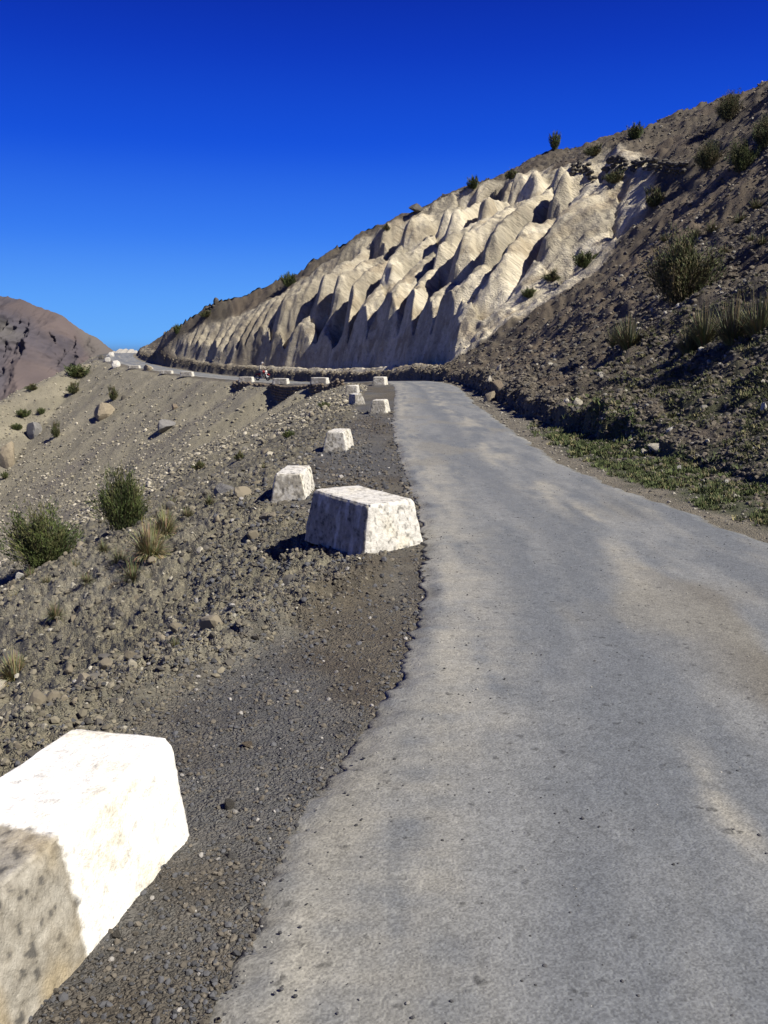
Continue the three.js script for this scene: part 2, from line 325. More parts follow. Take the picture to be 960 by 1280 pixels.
// ------------------------------------------------------------------ colours of the ground (matter, not light)
function groundColor(x, d, h) {
  const u = QQ.u, a = u - U0, m1 = fbm(x / 3.1 + 11, d / 3.1, 3), m2 = fbm(x / .5, d / .5 + 7, 3), m3 = n2(x / .12, d / .12);
  let c;
  if (QQ.side > 0) {
    const s = QQ.s;
    c = mixc([.100, .083, .060], [.165, .136, .098], clamp(.5 + m1 * 1.4 + m2 * .6, 0, 1));
    c = mixc(c, [.15, .112, .080], .5 * ss(.05, .4, n2(x / 6.3, d / 6.3 + 21)));
    if (a > 28) c = mixc(c, [.235, .18, .12], .75 * Math.exp(-((a - 45 - s * .3) ** 2) / 40) * ss(24, 14, s));     // brown rib
    const green = ss(-.12, .3, n2(x / 1.9 + 2, d / 1.9) + .5 * n2(x / .5, d / .5) + .48) * ss(24, 16, a) * ss(8.5, 4, s);
    c = mixc(c, [.060, .068, .024], .85 * green);
    if (s < 2.2) {
      const verge = mixc([.27, .24, .185], [.19, .17, .13], clamp(.5 + m2 * 1.6, 0, 1));
      c = mixc(verge, c, ss(interp(T_SB, u) - .1, interp(T_SB, u) + .3, s));
      if (a < 24) c = mixc(c, [.062, .075, .026], ss(.25, .7, s + .5 * m2) * ss(2.1, 1.7, s) * ss(24, 17, a) * .9);
    }
    if (QQ.cm > .02) c = mixc(c, cliffColor(x, d, h, u, s), ss(.05, .5, QQ.cm));
  } else {
    const t = QQ.t, e = t - interp(T_WS, u);
    const slope = mixc([.20, .183, .13], [.33, .30, .22], clamp(.5 + m1 * 1.3 + m2 * .7, 0, 1));
    let sc = slope;
    if (QQ.far) {                                                     // smooth scree with streaks running down it
      const st = fbm(u / 1.7 + 3, t / 26, 3), s2 = fbm(u / .5, t / 9, 2);
      sc = mixc([.28, .255, .185], [.37, .335, .245], clamp(.5 + st * 1.5 + s2 * .7, 0, 1));
      sc = mixc(sc, [.20, .178, .155], ss(.05, .45, fbm(u / 5 + 9, t / 30, 2)) * .8);
      sc = mixc(sc, [.34, .27, .15], ss(UC - 8, UC + 14, u) * ss(8, 22, t) * .6);
    } else if (d > 9) sc = mixc(sc, [.24, .225, .185], ss(.0, .4, m1) * .6);
    const grav = mixc([.105, .105, .108], [.16, .155, .145], clamp(.5 + m2 * 1.2 + m3 * .4, 0, 1));
    const soil = mixc([.105, .088, .066], [.155, .135, .10], clamp(.5 + m2 * 1.5, 0, 1));
    const patch = n2(x / 2.3 + 1.7, d / 4.5 + .4);
    const sh = mixc(mixc(soil, grav, ss(-.1, .35, .45 * n2(x / .8, d / 2.2 + 6) + .3 * m2 + .5 * patch + .12)), [.20, .178, .136], ss(.0, .4, n2(x / 3.4 + 7, d / 7.5 + .2) + .3 * m2) * .8);
    c = mixc(sh, sc, ss(-.45, .2, e + .3 * m2));
    
  }
  return c;
}
function cliffColor(x, d, h, u, s) {
  const y = h - QQ.ry, m = fbm(u / 2.3, s / 2.3 + 4, 3), f = fbm(u / .6, y / 1.4, 3);
  let c = mixc([.62, .55, .40], [.84, .77, .60], clamp(.5 + m * 1.2 + f * .6, 0, 1));
  c = mixc(c, [.43, .355, .24], .8 * ss(-.02, .32, fbm(u / 2.9 + 60, y / 2.2, 3) + .6 * f));
  c = mixc(c, [.38, .345, .265], .6 * ss(.05, .35, fbm(u / 1.8 + 30, s / 2.6, 3)));          // coarse brown conglomerate low down
  c = mixc(c, [.36, .32, .24], ss(UB + 24, UB + 40, u + 4 * m) * .7);
  c = mixc(c, [.22, .19, .145], .8 * ss(.1, .42, fbm(u / 3.4 + 8, s / 5, 3)) * ss(UB + 18, UB + 40, u));
  c = mixc(c, [.25, .225, .17], .55 * ss(.12, .4, n2(u / 2.7 + 9, s / 4.1)) * ss(4, 9, y));
  return c;
}

// ------------------------------------------------------------------ terrain sheet: rings and spokes round the place the photographer stands, finer close by
const rings = [], spokes = [];
for (let r = .25; r < 175;) { rings.push(r); r += Math.max(.011, Math.min(r * .0075, .16 + .0016 * r)) * (r < 1.6 ? 8 : 1); }
for (const r of [185, 200, 230, 270, 330, 450, 700, 1100, 1800, 3000, 5000]) rings.push(r);
for (let a = -180; a < 180;) { spokes.push(a * Math.PI / 180); const o = Math.abs(a); a += o < 26 ? .072 : o < 40 ? .35 : o < 80 ? 1.2 : 3; }
{
  const R = rings.length, S = spokes.length, pos = new Float32Array(R * S * 3), col = new Float32Array(R * S * 3), uv = new Float32Array(R * S * 2), cls = new Uint8Array(R * S);
  for (let j = 0; j < R; j++) for (let i = 0; i < S; i++) {
    const k = j * S + i, x = Math.sin(spokes[i]) * rings[j], d = Math.cos(spokes[i]) * rings[j];
    QQ.clod = 0; QQ.far = 0;
    const h = H(x, d), c = groundColor(x, d, h);
    pos[k * 3] = x; pos[k * 3 + 1] = h; pos[k * 3 + 2] = -d;
    col.set(c, k * 3); uv[k * 2] = x; uv[k * 2 + 1] = d + h * .6;
    cls[k] = QQ.side > 0 ? (QQ.s > 1.2 && QQ.u > UB - 4 && QQ.u < UC - 1 && QQ.s < interp(cliffTop, QQ.u) + 3 && cliffMask(QQ.u, QQ.s) > .15 ? 3 : QQ.s > -.6 ? 2 : 4) : QQ.t > -.5 ? 1 : 4;
  }
  const idx = { 1: [], 2: [] };
  for (let j = 0; j < R - 1; j++) for (let i = 0; i < S; i++) {
    const i2 = (i + 1) % S, a = j * S + i, b = j * S + i2, c = a + S, e = b + S;
    const cs = [cls[a], cls[b], cls[c], cls[e]];
    if (cs.every(v => v === 3) || (cs.every(v => v === 4) && rings[j] < 150)) continue;
    const to = cs.includes(1) && !cs.includes(2) && !cs.includes(3) ? idx[1] : idx[2];
    to.push(a, b, c, b, e, c);
  }
  const nrm = (() => { const g = new THREE.BufferGeometry(); g.setAttribute('position', new THREE.BufferAttribute(pos, 3)); g.setIndex(idx[1].concat(idx[2])); g.computeVertexNormals(); return g.getAttribute('normal').array; })();
  for (const [key, name, label] of [[1, 'valley_slope', 'stony grey brown slope and gravel shoulder falling away below the road'], [2, 'hillside', 'brown stony hillside rising from the grassy verge above the road']]) {
    const map = new Int32Array(R * S).fill(-1), id = idx[key]; let n = 0;
    const ni = new Uint32Array(id.length);
    for (let k = 0; k < id.length; k++) { if (map[id[k]] < 0) map[id[k]] = n++; ni[k] = map[id[k]]; }
    const p = new Float32Array(n * 3), c = new Float32Array(n * 3), w = new Float32Array(n * 2), m = new Float32Array(n * 3);
    for (let k = 0; k < R * S; k++) if (map[k] >= 0) { const o = map[k]; for (let q = 0; q < 3; q++) { p[o * 3 + q] = pos[k * 3 + q]; c[o * 3 + q] = col[k * 3 + q]; m[o * 3 + q] = nrm[k * 3 + q]; } w[o * 2] = uv[k * 2]; w[o * 2 + 1] = uv[k * 2 + 1]; }
    const g = new THREE.BufferGeometry(); g.setAttribute('position', new THREE.BufferAttribute(p, 3)); g.setAttribute('normal', new THREE.BufferAttribute(m, 3)); g.setAttribute('color', new THREE.BufferAttribute(c, 3)); g.setAttribute('uv', new THREE.BufferAttribute(w, 2)); g.setIndex(new THREE.BufferAttribute(ni, 1));
    add(new THREE.Mesh(g, groundMat), name, { kind: 'structure', label, category: 'hillside' });
    console.log(name, n, id.length / 3);
  }
}
// the cliff: a finer sheet laid out along the road
{
  const us = [], sv = [];
  for (let u = UB - 6; u < UC + 1; u += .115) us.push(u);
  for (let s = .6; s < 42;) { sv.push(s); s += s < 5 ? .07 : .12; }
  const M = us.length, N = sv.length, pos = new Float32Array(M * N * 3), col = new Float32Array(M * N * 3), uv = new Float32Array(M * N * 2), keep = new Uint8Array(M * N), o = {};
  for (let i = 0; i < M; i++) for (let j = 0; j < N; j++) {
    const k = i * N + j; at(us[i], 0, o); at(us[i], o.wr + sv[j], o);
    const h = H(o.x, o.d), c = groundColor(o.x, o.d, h);
    const inside = sv[j] < interp(cliffTop, us[i]) + 5 ? cliffMask(us[i], sv[j]) : 0; keep[k] = inside > .06 ? 1 : 0;
    const steep = inside, q = 1.1;
    pos[k * 3] = o.x + steep * .10 * fb3(o.x * q, h * q, o.d * q, 3); pos[k * 3 + 1] = h - .02 * (1 - inside); pos[k * 3 + 2] = -o.d + steep * .10 * fb3(o.x * q + 40, h * q, o.d * q, 3);
    col.set(c, k * 3); uv[k * 2] = us[i]; uv[k * 2 + 1] = sv[j] * .6 + h * .8;
  }
  const id = [];
  for (let i = 0; i < M - 1; i++) for (let j = 0; j < N - 1; j++) { const a = i * N + j, b = a + 1, c = a + N, e = c + 1; if (keep[a] || keep[b] || keep[c] || keep[e]) id.push(a, c, b, b, c, e); }
  const g = new THREE.BufferGeometry(); g.setAttribute('position', new THREE.BufferAttribute(pos, 3)); g.setAttribute('color', new THREE.BufferAttribute(col, 3)); g.setAttribute('uv', new THREE.BufferAttribute(uv, 2)); g.setIndex(id); g.computeVertexNormals();
  { const n = g.getAttribute('normal'); let up = 0; for (let k = 0; k < n.count; k += 97) up += n.getY(k); if (up < 0) { for (let k = 0; k < id.length; k += 3) { const t = id[k]; id[k] = id[k + 1]; id[k + 1] = t; } g.setIndex(id); g.computeVertexNormals(); } }
  add(new THREE.Mesh(g, cliffMat), 'eroded_cliff', { kind: 'structure', label: 'pale cream cliff eroded into fluted fins above the bend of the road', category: 'cliff' });
  console.log('cliff', M * N, id.length / 3);
}

// ------------------------------------------------------------------ road
{
  const us = []; for (let u = U0 - 14; u < UC + 22;) { us.push(u); const r = Math.abs(u - U0); u += r < 3 ? .03 : Math.min(.5, .01 + r * .008); }
  const N = 92, M = us.length, pos = [], col = [], uv = [], id = [], o = {};
  for (let i = 0; i < M; i++) {
    at(us[i], 0, o); const { wl, wr, y } = o, u = us[i], a = u - U0;
    const el = .05 * n2(u / .8, 1.5) + .05 * n2(u / .21, 7.5) + .05 * n2(u / .075, 3.2) - .02, er = .09 * n2(u / .9, 21.5) + .06 * n2(u / .22, 27.5) + .06 * n2(u / .08, 23.2);
    for (let j = -1; j <= N; j++) {
      const t = clamp(j / (N - 1), 0, 1), tt = t + .06 * Math.sin(t * 6.2832 * 1) * -.5, q = lerp(-wl + el, wr + er, tt);
      at(u, q, o);
      const edge = Math.min(q + wl - el, wr + er - q), out = j < 0 || j >= N;
      let h = y + .012 * (1 - (q / 2) ** 2) + .006 * n2(o.x / .9, o.d / .9) + .003 * n2(o.x / .2, o.d / .2) + .0015 * n2(o.x / .06, o.d / .06);
      h -= .030 * ss(.16, 0, edge + .06 * n2(o.x / .1, o.d / .1));
      if (out) h -= .05;
      pos.push(o.x, h, -o.d);
      // dust, sand and worn tracks
      const L = q + wl, n1 = fbm(q / .9 + 3, u / 5, 3), nn = fbm(q / .35, u / 1.6 + 8, 3), nf = n2(q / .13, u / .35);
      let c = mixc([.215, .235, .262], [.33, .342, .350], clamp(.5 + n1 * 1.5 + nn * 1.2 + nf * .4, 0, 1));
      const tr = .5 * n2(u / 6, 4.4) * .4, bar = n2(q / .55 + 2, u / .13) + .5 * n2(q / .2, u / .06);
      const dusty = ss(1.0, .35, L + tr + .5 * nn) * .75 + 1.05 * Math.exp(-((L - 1.72 - tr + .5 * n1) ** 2) / .07) * ss(-.2, .25, n2(u / 2.2, 9.1) + .6 * nn) + .4 * Math.exp(-((L - 2.9) ** 2) / .12) * ss(-.1, .4, nn);
      c = mixc(c, [.50, .48, .42], clamp(dusty * (.65 + 1.4 * nn + .35 * nf + .35 * bar), 0, .9));
      c = mixc(c, [.185, .205, .235], .85 * Math.exp(-((L - 1.25 - tr) ** 2) / .05) * ss(-.4, .4, n1 + nn) + .0);
      c = mixc(c, [.225, .205, .165], .9 * ss(.0, .35, n2(q / .7 + 5, u / 2.4 + 2) + .4 * nn) * Math.exp(-((L - 2.25) ** 2) / .18) * ss(14, 4, a));
      c = mixc(c, [.33, .32, .285], ss(.3, .6, n2(q / 1.3, u / 2.1 + 31) + .35 * nn) * .7);
      c = mixc(c, [.20, .185, .155], ss(.09, .0, edge + .10 * nn + .05 * nf) * .6);
      col.push(...c); uv.push(q, u);
    }
  }
  const K = N + 2;
  for (let i = 0; i < M - 1; i++) for (let j = 0; j < K - 1; j++) { const a = i * K + j, b = a + 1, c = a + K, e = c + 1; id.push(a, b, c, b, e, c); }
  const g = new THREE.BufferGeometry(); g.setAttribute('position', new THREE.Float32BufferAttribute(pos, 3)); g.setAttribute('color', new THREE.Float32BufferAttribute(col, 3)); g.setAttribute('uv', new THREE.Float32BufferAttribute(uv, 2)); g.setIndex(id); g.computeVertexNormals();
  add(new THREE.Mesh(g, roadMat), 'road', { kind: 'structure', label: 'narrow grey mountain road with dusty worn asphalt and ragged edges', category: 'road' });
  console.log('road', M * K, id.length / 3);
}
//@@OBJECTS
// ------------------------------------------------------------------ far mountain
{
  const sky = [[-420, 300], [-250, 318], [-120, 342], [-60, 358], [0, 373], [30, 378], [62, 389], [95, 408], [120, 425], [138, 438], [170, 462], [230, 500], [320, 540]];
  const D = 760, M = 420, N = 170, pos = [], col = [], uv = [], id = [];
  for (let i = 0; i < M; i++) for (let j = 0; j < N; j++) {
    const px = lerp(-420, 320, i / (M - 1)); let k = 1; while (k < sky.length - 1 && sky[k][0] < px) k++;
    const A = sky[k - 1], B = sky[k], py = lerp(A[1], B[1], (px - A[0]) / (B[0] - A[0])), top = pt(px, py, D);
    const t = j / (N - 1) * 1.35 - .35, fall = t < 0 ? -t * 120 : t * (top[1] + 62), back = t < 0 ? -t * 200 : -t * 150;
    let x = top[0], d = D + back, y = top[1] - fall;
    const v = Math.abs(t) * 120, rdg = (f, o) => 1 - 2 * Math.abs(n2(x / f + .35 * n2(x / (f * 1.7), v / f) + o, v / (f * 2.6) + o));
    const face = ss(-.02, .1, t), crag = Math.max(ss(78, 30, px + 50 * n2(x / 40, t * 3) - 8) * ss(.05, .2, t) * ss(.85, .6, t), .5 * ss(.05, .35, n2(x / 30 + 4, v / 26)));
    const bump = 8 * rdg(34, 3) + 4.5 * rdg(15, 7) * (.6 + crag) + 2.6 * rdg(7, 1) * (.5 + 1.2 * crag) + 1.4 * rdg(3.3, 5) * (.5 + 1.3 * crag) + 1.1 * n2(x / 1.7, v / 2.6) + crag * 2.5 * n2(x / 5, v / 3);
    d -= face * bump * 1.15; y += bump * .25 * (t < -.02 ? 0 : 1) + .5 * n2(x / 2.5, v / 2 + 3);
    let c = mixc([.056, .044, .045], [.098, .076, .070], clamp(.5 + 1.4 * fbm(x / 40, t * 4, 3), 0, 1));  // purple-red rock, with the slight purple haze mixed into its colour
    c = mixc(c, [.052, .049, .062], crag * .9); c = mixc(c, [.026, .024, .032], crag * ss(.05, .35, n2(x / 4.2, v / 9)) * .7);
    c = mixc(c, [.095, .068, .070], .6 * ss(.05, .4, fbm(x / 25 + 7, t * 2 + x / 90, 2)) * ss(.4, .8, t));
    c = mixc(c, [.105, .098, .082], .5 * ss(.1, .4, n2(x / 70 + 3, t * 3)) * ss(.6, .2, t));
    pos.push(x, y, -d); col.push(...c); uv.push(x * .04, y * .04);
  }
  for (let i = 0; i < M - 1; i++) for (let j = 0; j < N - 1; j++) { const a = i * N + j, b = a + 1, c = a + N, e = c + 1; id.push(a, b, c, b, e, c); }
  const g = new THREE.BufferGeometry(); g.setAttribute('position', new THREE.Float32BufferAttribute(pos, 3)); g.setAttribute('color', new THREE.Float32BufferAttribute(col, 3)); g.setAttribute('uv', new THREE.Float32BufferAttribute(uv, 2)); g.setIndex(id); g.computeVertexNormals();
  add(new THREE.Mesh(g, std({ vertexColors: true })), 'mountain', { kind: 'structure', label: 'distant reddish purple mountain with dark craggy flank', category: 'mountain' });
  const p2 = [], i2 = [], c2 = [];                                     // pale ridge showing over the crest of the road
  for (let i = 0; i < 60; i++) for (let j = 0; j < 14; j++) {
    const px = lerp(132, 190, i / 59), top = pt(px, 436.5 + ((px - 159) / 13) ** 2 * 2.2 + 1.2 * n2(px / 5, 2), 330), t = j / 13;
    p2.push(top[0], top[1] - t * t * 30 + .5 * n2(px / 3, j / 2), -(330 - t * 40)); c2.push(.30 + .08 * n2(px / 4, j), .285 + .07 * n2(px / 4, j), .25);
    if (i < 59 && j < 13) { const a = i * 14 + j; i2.push(a, a + 1, a + 14, a + 1, a + 15, a + 14); }
  }
  const g2 = new THREE.BufferGeometry(); g2.setAttribute('position', new THREE.Float32BufferAttribute(p2, 3)); g2.setAttribute('color', new THREE.Float32BufferAttribute(c2, 3)); g2.setIndex(i2); g2.computeVertexNormals();
  add(new THREE.Mesh(g2, std({ vertexColors: true })), 'distant_ridge', { kind: 'structure', label: 'pale rocky ridge showing just over the crest of the road', category: 'ridge' });
}

// ------------------------------------------------------------------ guard stones
// a rough cast block: wider at the base, whitewashed; local x = width, z = length (towards -z), y up, origin at the base centre
function blockGeo({ w, l, h, top = .76, topL = .9, n = 16, sd = 1, bare = [0, 0, 0, 0], wear = 1, chip = 0, pure = 0, painted = 9 }) {
  const pos = [], col = [], id = [], uv = [];
  const white = pure ? [.74, .735, .71] : [.52, .51, .48], conc = [.30, .285, .25];
  const shape = (a, b, c) => {                                         // a, c in -1..1, b in 0..1
    const k = lerp(1, top, b), kl = lerp(1, topL, b);
    let x = a * w / 2 * k, y = b * h, z = c * l / 2 * kl;
    const r = .010, ea = ss(.88, 1, Math.abs(a)), eb = ss(.92, 1, b), ec = ss(.92, 1, Math.abs(c));
    const round = (ea * eb + ec * eb) * r + ea * ec * r; x -= Math.sign(a) * round * ea; z -= Math.sign(c) * round * ec; y -= round * .8 * eb;
    const q = fb3(x * 5 + sd * 9, y * 5, z * 5, 3) * .012 + fb3(x * 22 + sd, y * 22, z * 22, 2) * .006;
    x += Math.sign(a) * Math.abs(a) ** 4 * q; z += Math.sign(c) * Math.abs(c) ** 4 * q; y += b * q * .6 + b * .010 * n3(x * 2.2 + sd, z * 2.2, sd);
    if (chip && b > .5) { const e = Math.max(0, n3(x * 6 + sd * 3, y * 6, z * 6) - .35) * ea * eb * chip; y -= e * .2; x -= Math.sign(a) * e * .12; }
    return [x, y, z];
  };
  const face = (f, bar, k) => {
    const o = pos.length / 3;
    for (let i = 0; i <= n; i++) for (let j = 0; j <= n; j++) {
      const s = i / n * 2 - 1, t = j / n, [a, b, c] = f(s, t), p = shape(a, b, c); pos.push(...p); uv.push(k === 1 || k === 3 ? p[2] : p[0], k > 3 ? p[2] : p[1]);
      const [x, y, z] = p, big = fb3(x * 4 + sd * 5, y * 3, z * 4, 3), fine = fb3(x * 34 + sd, y * 26, z * 34 + k, 4);
      let cov = bar === 2 ? 0 : 1;
      cov -= wear * (.9 * ss(.16, .42, fine + .30 * big - .02) + 1.1 * ss(.10, .0, y + .05 * fine + .03 * big));
      if (k === 4) cov += wear * .15;
      if (bar === 1) cov -= .6 + .9 * ss(-.1, .3, fine + big) ;
      if (bar === 3) cov = .6 * ss(.22, .45, fb3(z * 14 + sd, y * 1.6, x * 14, 3) + .1);  // side away from the sun: paint cut to streaks so its shade reads darker
      if (painted < 9) { const e = z - painted + .05 * big + .025 * fine; cov *= ss(.02, -.01, e); if (e > 0) p[1] -= k === 4 ? 0 : 0; }
      if (bar === 2) cov = .9 * ss(.72, .9, s * (k === 0 ? 1 : -1) + .35 * fine + .3 * big);      // paint spilt round the corner
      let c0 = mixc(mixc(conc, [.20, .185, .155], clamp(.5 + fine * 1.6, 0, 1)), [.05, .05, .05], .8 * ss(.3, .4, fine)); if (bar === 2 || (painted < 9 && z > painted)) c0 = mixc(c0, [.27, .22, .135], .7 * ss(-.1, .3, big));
      const wht = mixc(white, [.62, .58, .47], clamp(.6 * ss(0, .4, big), 0, .7));
      col.push(...mixc(c0, wht, clamp(cov, 0, 1)));
      if (i < n && j < n) { const q = o + i * (n + 1) + j; id.push(q, q + 1, q + n + 1, q + 1, q + n + 2, q + n + 1); }
    }
  };
  face((s, t) => [s, t, 1], bare[0], 0); face((s, t) => [1, t, -s], bare[1], 1); face((s, t) => [-s, t, -1], bare[2], 2); face((s, t) => [-1, t, s], bare[3], 3); face((s, t) => [s, 1, 1 - 2 * t], 0, 4); face((s, t) => [-s, 0, 1 - 2 * t], 2, 5);
  for (let i = 0; i < id.length; i += 3) { const t = id[i]; id[i] = id[i + 1]; id[i + 1] = t; }
  const g = new THREE.BufferGeometry(); g.setAttribute('position', new THREE.Float32BufferAttribute(pos, 3)); g.setAttribute('color', new THREE.Float32BufferAttribute(col, 3)); g.setAttribute('uv', new THREE.Float32BufferAttribute(uv, 2)); g.setIndex(id); g.computeVertexNormals();
  const N = g.getAttribute('normal'), acc = new Map(), key = i => pos.slice(i * 3, i * 3 + 3).map(v => Math.round(v * 2e4)).join();
  for (let i = 0; i < N.count; i++) { const k = key(i), a = acc.get(k) || [0, 0, 0]; a[0] += N.getX(i); a[1] += N.getY(i); a[2] += N.getZ(i); acc.set(k, a); }
  for (let i = 0; i < N.count; i++) { const a = acc.get(key(i)), l = Math.hypot(...a) || 1; N.setXYZ(i, a[0] / l, a[1] / l, a[2] / l); }
  return g;
}
const paintMat = std({ vertexColors: true, bumpMap: rep(clayBump, 1.6), bumpScale: .004, roughness: .85, map: rep(clayMap, 1.2), color: new THREE.Color(1.5, 1.5, 1.5) });
const blocks = [];
function block(x, d, yaw, o, label, tilt = 0) {                       // yaw: turn of the long axis from straight ahead, to the right
  const m = new THREE.Mesh(blockGeo({ ...o, sd: blocks.length + 1.3 }), paintMat);
  let lo = 9; for (const [a, c] of [[-1, -1], [1, -1], [-1, 1], [1, 1], [0, 0]]) { const lx = a * o.w / 2, lz = c * o.l / 2; lo = Math.min(lo, H(x + lx * Math.cos(yaw) + lz * Math.sin(yaw), d + lz * Math.cos(yaw) - lx * Math.sin(yaw), 0)); }
  m.position.set(x, (o.y ?? Math.max(lo, H(x, d, 0) - .12)) - .03, -d); m.rotation.set(0, -yaw, tilt, 'YXZ');
  add(m, 'guard_stone', { label, category: 'guard stone', group: 'whitewashed guard stones along the road edge' });
  blocks.push(m); return m;
}
const G0 = (px, py, h = 0) => { const [a, b] = ray(px, py), d = (h - EYE) / b; return [a * d, d]; };
block(-1.135 - .245 * .36, 2.93 - .36, .245, { w: .58, l: 1.54, h: .455, top: .76, topL: .98, n: 120, wear: .22, pure: 1, painted: -.02, y: -.06 }, 'brightly whitewashed long guard stone with its near half left bare concrete');
block(-.22, 8.92, -.60, { w: .74, l: 1.18, h: .54, top: .74, topL: .90, n: 64, wear: .75, y: -.10, bare: [0, 0, 0, 3] }, 'large peeling guard stone touching the asphalt with a long dark shadow');  // last face lies in shade and takes the darker, streaked finish
block(-1.24, 12.05, .05, { w: .52, l: 1.05, h: .46, top: .66, n: 34, wear: 1.15, bare: [1, 0, 0, 0] }, 'guard stone with mossy cream end, next along the shoulder from the large peeling one');
block(-.90, 17.6, .12, { w: .50, l: 1.0, h: .43, top: .68, n: 26, wear: 1.1, bare: [1, 0, 0, 0] }, 'guard stone in two whitewashed steps, third along the shoulder past the peeling one');
block(-.12, 27.6, .15, { w: .56, l: .9, h: .46, top: .68, n: 18, wear: 1.2, bare: [1, 0, 0, 0], chip: 1.4 }, 'chipped guard stone leaning against the shoulder before the bend');
block(-.98, 32.6, -.35, { w: .44, l: .8, h: .46, top: .6, n: 16, wear: 1.5, bare: [1, 1, 0, 1], chip: 1.5 }, 'broken grey guard stone on the brink before the bend', .16);
block(-1.45, 41.5, .1, { w: .62, l: .9, h: .50, top: .75, n: 16, wear: 1.1, bare: [1, 0, 0, 0] }, 'square guard stone standing behind the broken one at the brink');
block(-.22, 50.5, .2, { w: .78, l: .95, h: .50, top: .8, n: 16, wear: .9, bare: [1, 0, 0, 0] }, 'pale guard stone standing just where the road bends');
{
  const o = {}, far = [[400, 476, 'on the wall top beside the bend'], [351, 476, 'on the wall top, next but one after the bend'], [308, 474, 'above the first scree fan, beside the motorcyclist'], [234, 471, 'with a bright end above a pale streak of scree'], [208, 464, 'low dark faced, half sunk, near the boulder'], [168, 458.5, 'low and dark faced, close to the crest']];
  for (const [px, py, where] of far) {
    const [a] = ray(px, py); let best = null;                         // on the valley shoulder of the far leg, along this direction
    for (let u = UB + 2; u < UC + 2; u += .1) { at(u, 0, o); at(u, -o.wl - .55, o); const e = Math.abs(o.x / o.d - a); if (!best || e < best.e) best = { e, x: o.x, d: o.d, y: o.y, yaw: Math.atan2(o.ex, o.ed) }; }
    const low = /half sunk|low/.test(where);
    block(best.x, best.d, Math.atan2(best.x, best.d) - 1.12, { w: .6, l: 1.45, h: low ? .36 : .52, top: .8, n: 12, wear: low ? 1.2 : .8, bare: [0, 0, 0, 3], y: best.y - .06 }, 'small far guard stone ' + where);  // shaded long face gets the darker, streaked finish
  }
}

// ------------------------------------------------------------------ stones
function rockGeo(sd, det, flat = .75, cuts = 9) {
  seed = 700 + sd * 31; const g = new THREE.IcosahedronGeometry(1, det), p = g.getAttribute('position'), pl = [];
  for (let i = 0; i < cuts; i++) { const v = new THREE.Vector3(rr(-1, 1), rr(-1, 1), rr(-1, 1)).normalize(); pl.push([v, rr(.55, .9)]); }
  const v = new THREE.Vector3();
  for (let i = 0; i < p.count; i++) {
    v.fromBufferAttribute(p, i); v.multiplyScalar(1 + .16 * n3(v.x * 1.7 + sd, v.y * 1.7, v.z * 1.7) + .06 * n3(v.x * 5 + sd, v.y * 5, v.z * 5));
    for (const [n, q] of pl) { const e = v.dot(n) - q; if (e > 0) v.addScaledVector(n, -e * .92); }
    p.setXYZ(i, v.x, v.y * flat, v.z);
  }
  g.computeVertexNormals(); return g;
}
const rocksHi = [0, 1, 2, 3].map(i => rockGeo(i, 2, [.95, .85, 1, .8][i], 11)), rocksLo = [4, 5, 6].map(i => rockGeo(i, 1, [.7, .5, .85][i], 5)), rocksMin = [7, 8, 9].map(i => rockGeo(i, 0, [.7, .55, .8][i], 3));
const rockMat = (r, g, b) => std({ color: new THREE.Color(r * .95, g * .95, b * .95), map: rep(clayMap, .8), bumpMap: rep(clayBump, .8), bumpScale: .02 });
const RM = { tan: rockMat(.33, .28, .20), grey: rockMat(.24, .235, .23), pale: rockMat(.56, .52, .43), white: rockMat(.72, .70, .64), dark: rockMat(.115, .105, .09), brown: rockMat(.23, .185, .135) };
let rk = 0;
function rock(px, py, w, hgt, m, label, opt = {}) {                   // px, py: foot of the stone in the photo; w, hgt: its size in photo pixels
  const p = opt.p || hit(px, py); if (!p) return;
  const r = Math.hypot(p[0], p[2]), sc = r / FOC; seed = 9000 + rk * 17; rk++;
  const me = new THREE.Mesh(rocksHi[opt.v ?? rk % 4], RM[m]);
  const sx = w * sc / 2.1, sy = hgt * sc / 1.15;
  const sq = Math.max(sy, sx * .62); me.scale.set(sx, sq, sx * rr(.8, 1.05)); me.rotation.set(rr(-.25, .25), rr(0, 6.28), rr(-.35, .35));
  me.position.set(p[0], H(p[0], p[2]) + sy * .35, -p[2] - sx * .3);
  me.position.y = H(p[0], p[2] + sx * .3, 0) + Math.max(0, sy - sq * .62) - .12 * sq;
  add(me, opt.name || 'boulder', { label, category: opt.cat || 'boulder', ...(opt.group ? { group: opt.group } : {}) });
  return me;
}
rock(43, 545, 22, 20, 'grey', 'grey boulder with black shadowed side among bushes on the scree spur');
rock(8, 580, 26, 26, 'tan', 'tan boulder low on the scree spur below the bushes');
rock(128, 522, 30, 17, 'tan', 'tan boulder half buried in the middle of the scree slope');
rock(206, 538, 30, 13, 'grey', 'flat slab at the foot of the pale scree streak', { v: 3 });
rock(218, 512, 9, 8, 'brown', 'small brown boulder on the pale scree streak');
rock(185, 463, 13, 7, 'tan', 'tan boulder capped by a second stone beside the far road');
rock(184, 459, 11, 6, 'pale', 'pale stone resting on the tan boulder beside the far road', { p: (() => { const p = hit(185, 463); return [p[0], p[1], p[2] + .3]; })() });
rock(145, 459, 11, 8, 'white', 'white boulder on the shoulder near the crest of the far road');
rock(134, 452, 9, 7, 'white', 'white stone, lower of the cluster at the crest');
rock(138, 446, 9, 6, 'white', 'white stone, upper of the cluster at the crest');
rock(127, 449, 8, 6, 'dark', 'dark boulder beside the white stones at the crest');
rock(154, 500, 6, 6, 'dark', 'small dark stone below the boulder with the cap stone');
rock(283, 622, 34, 20, 'grey', 'rounded grey boulder on the slope below the guard stones');
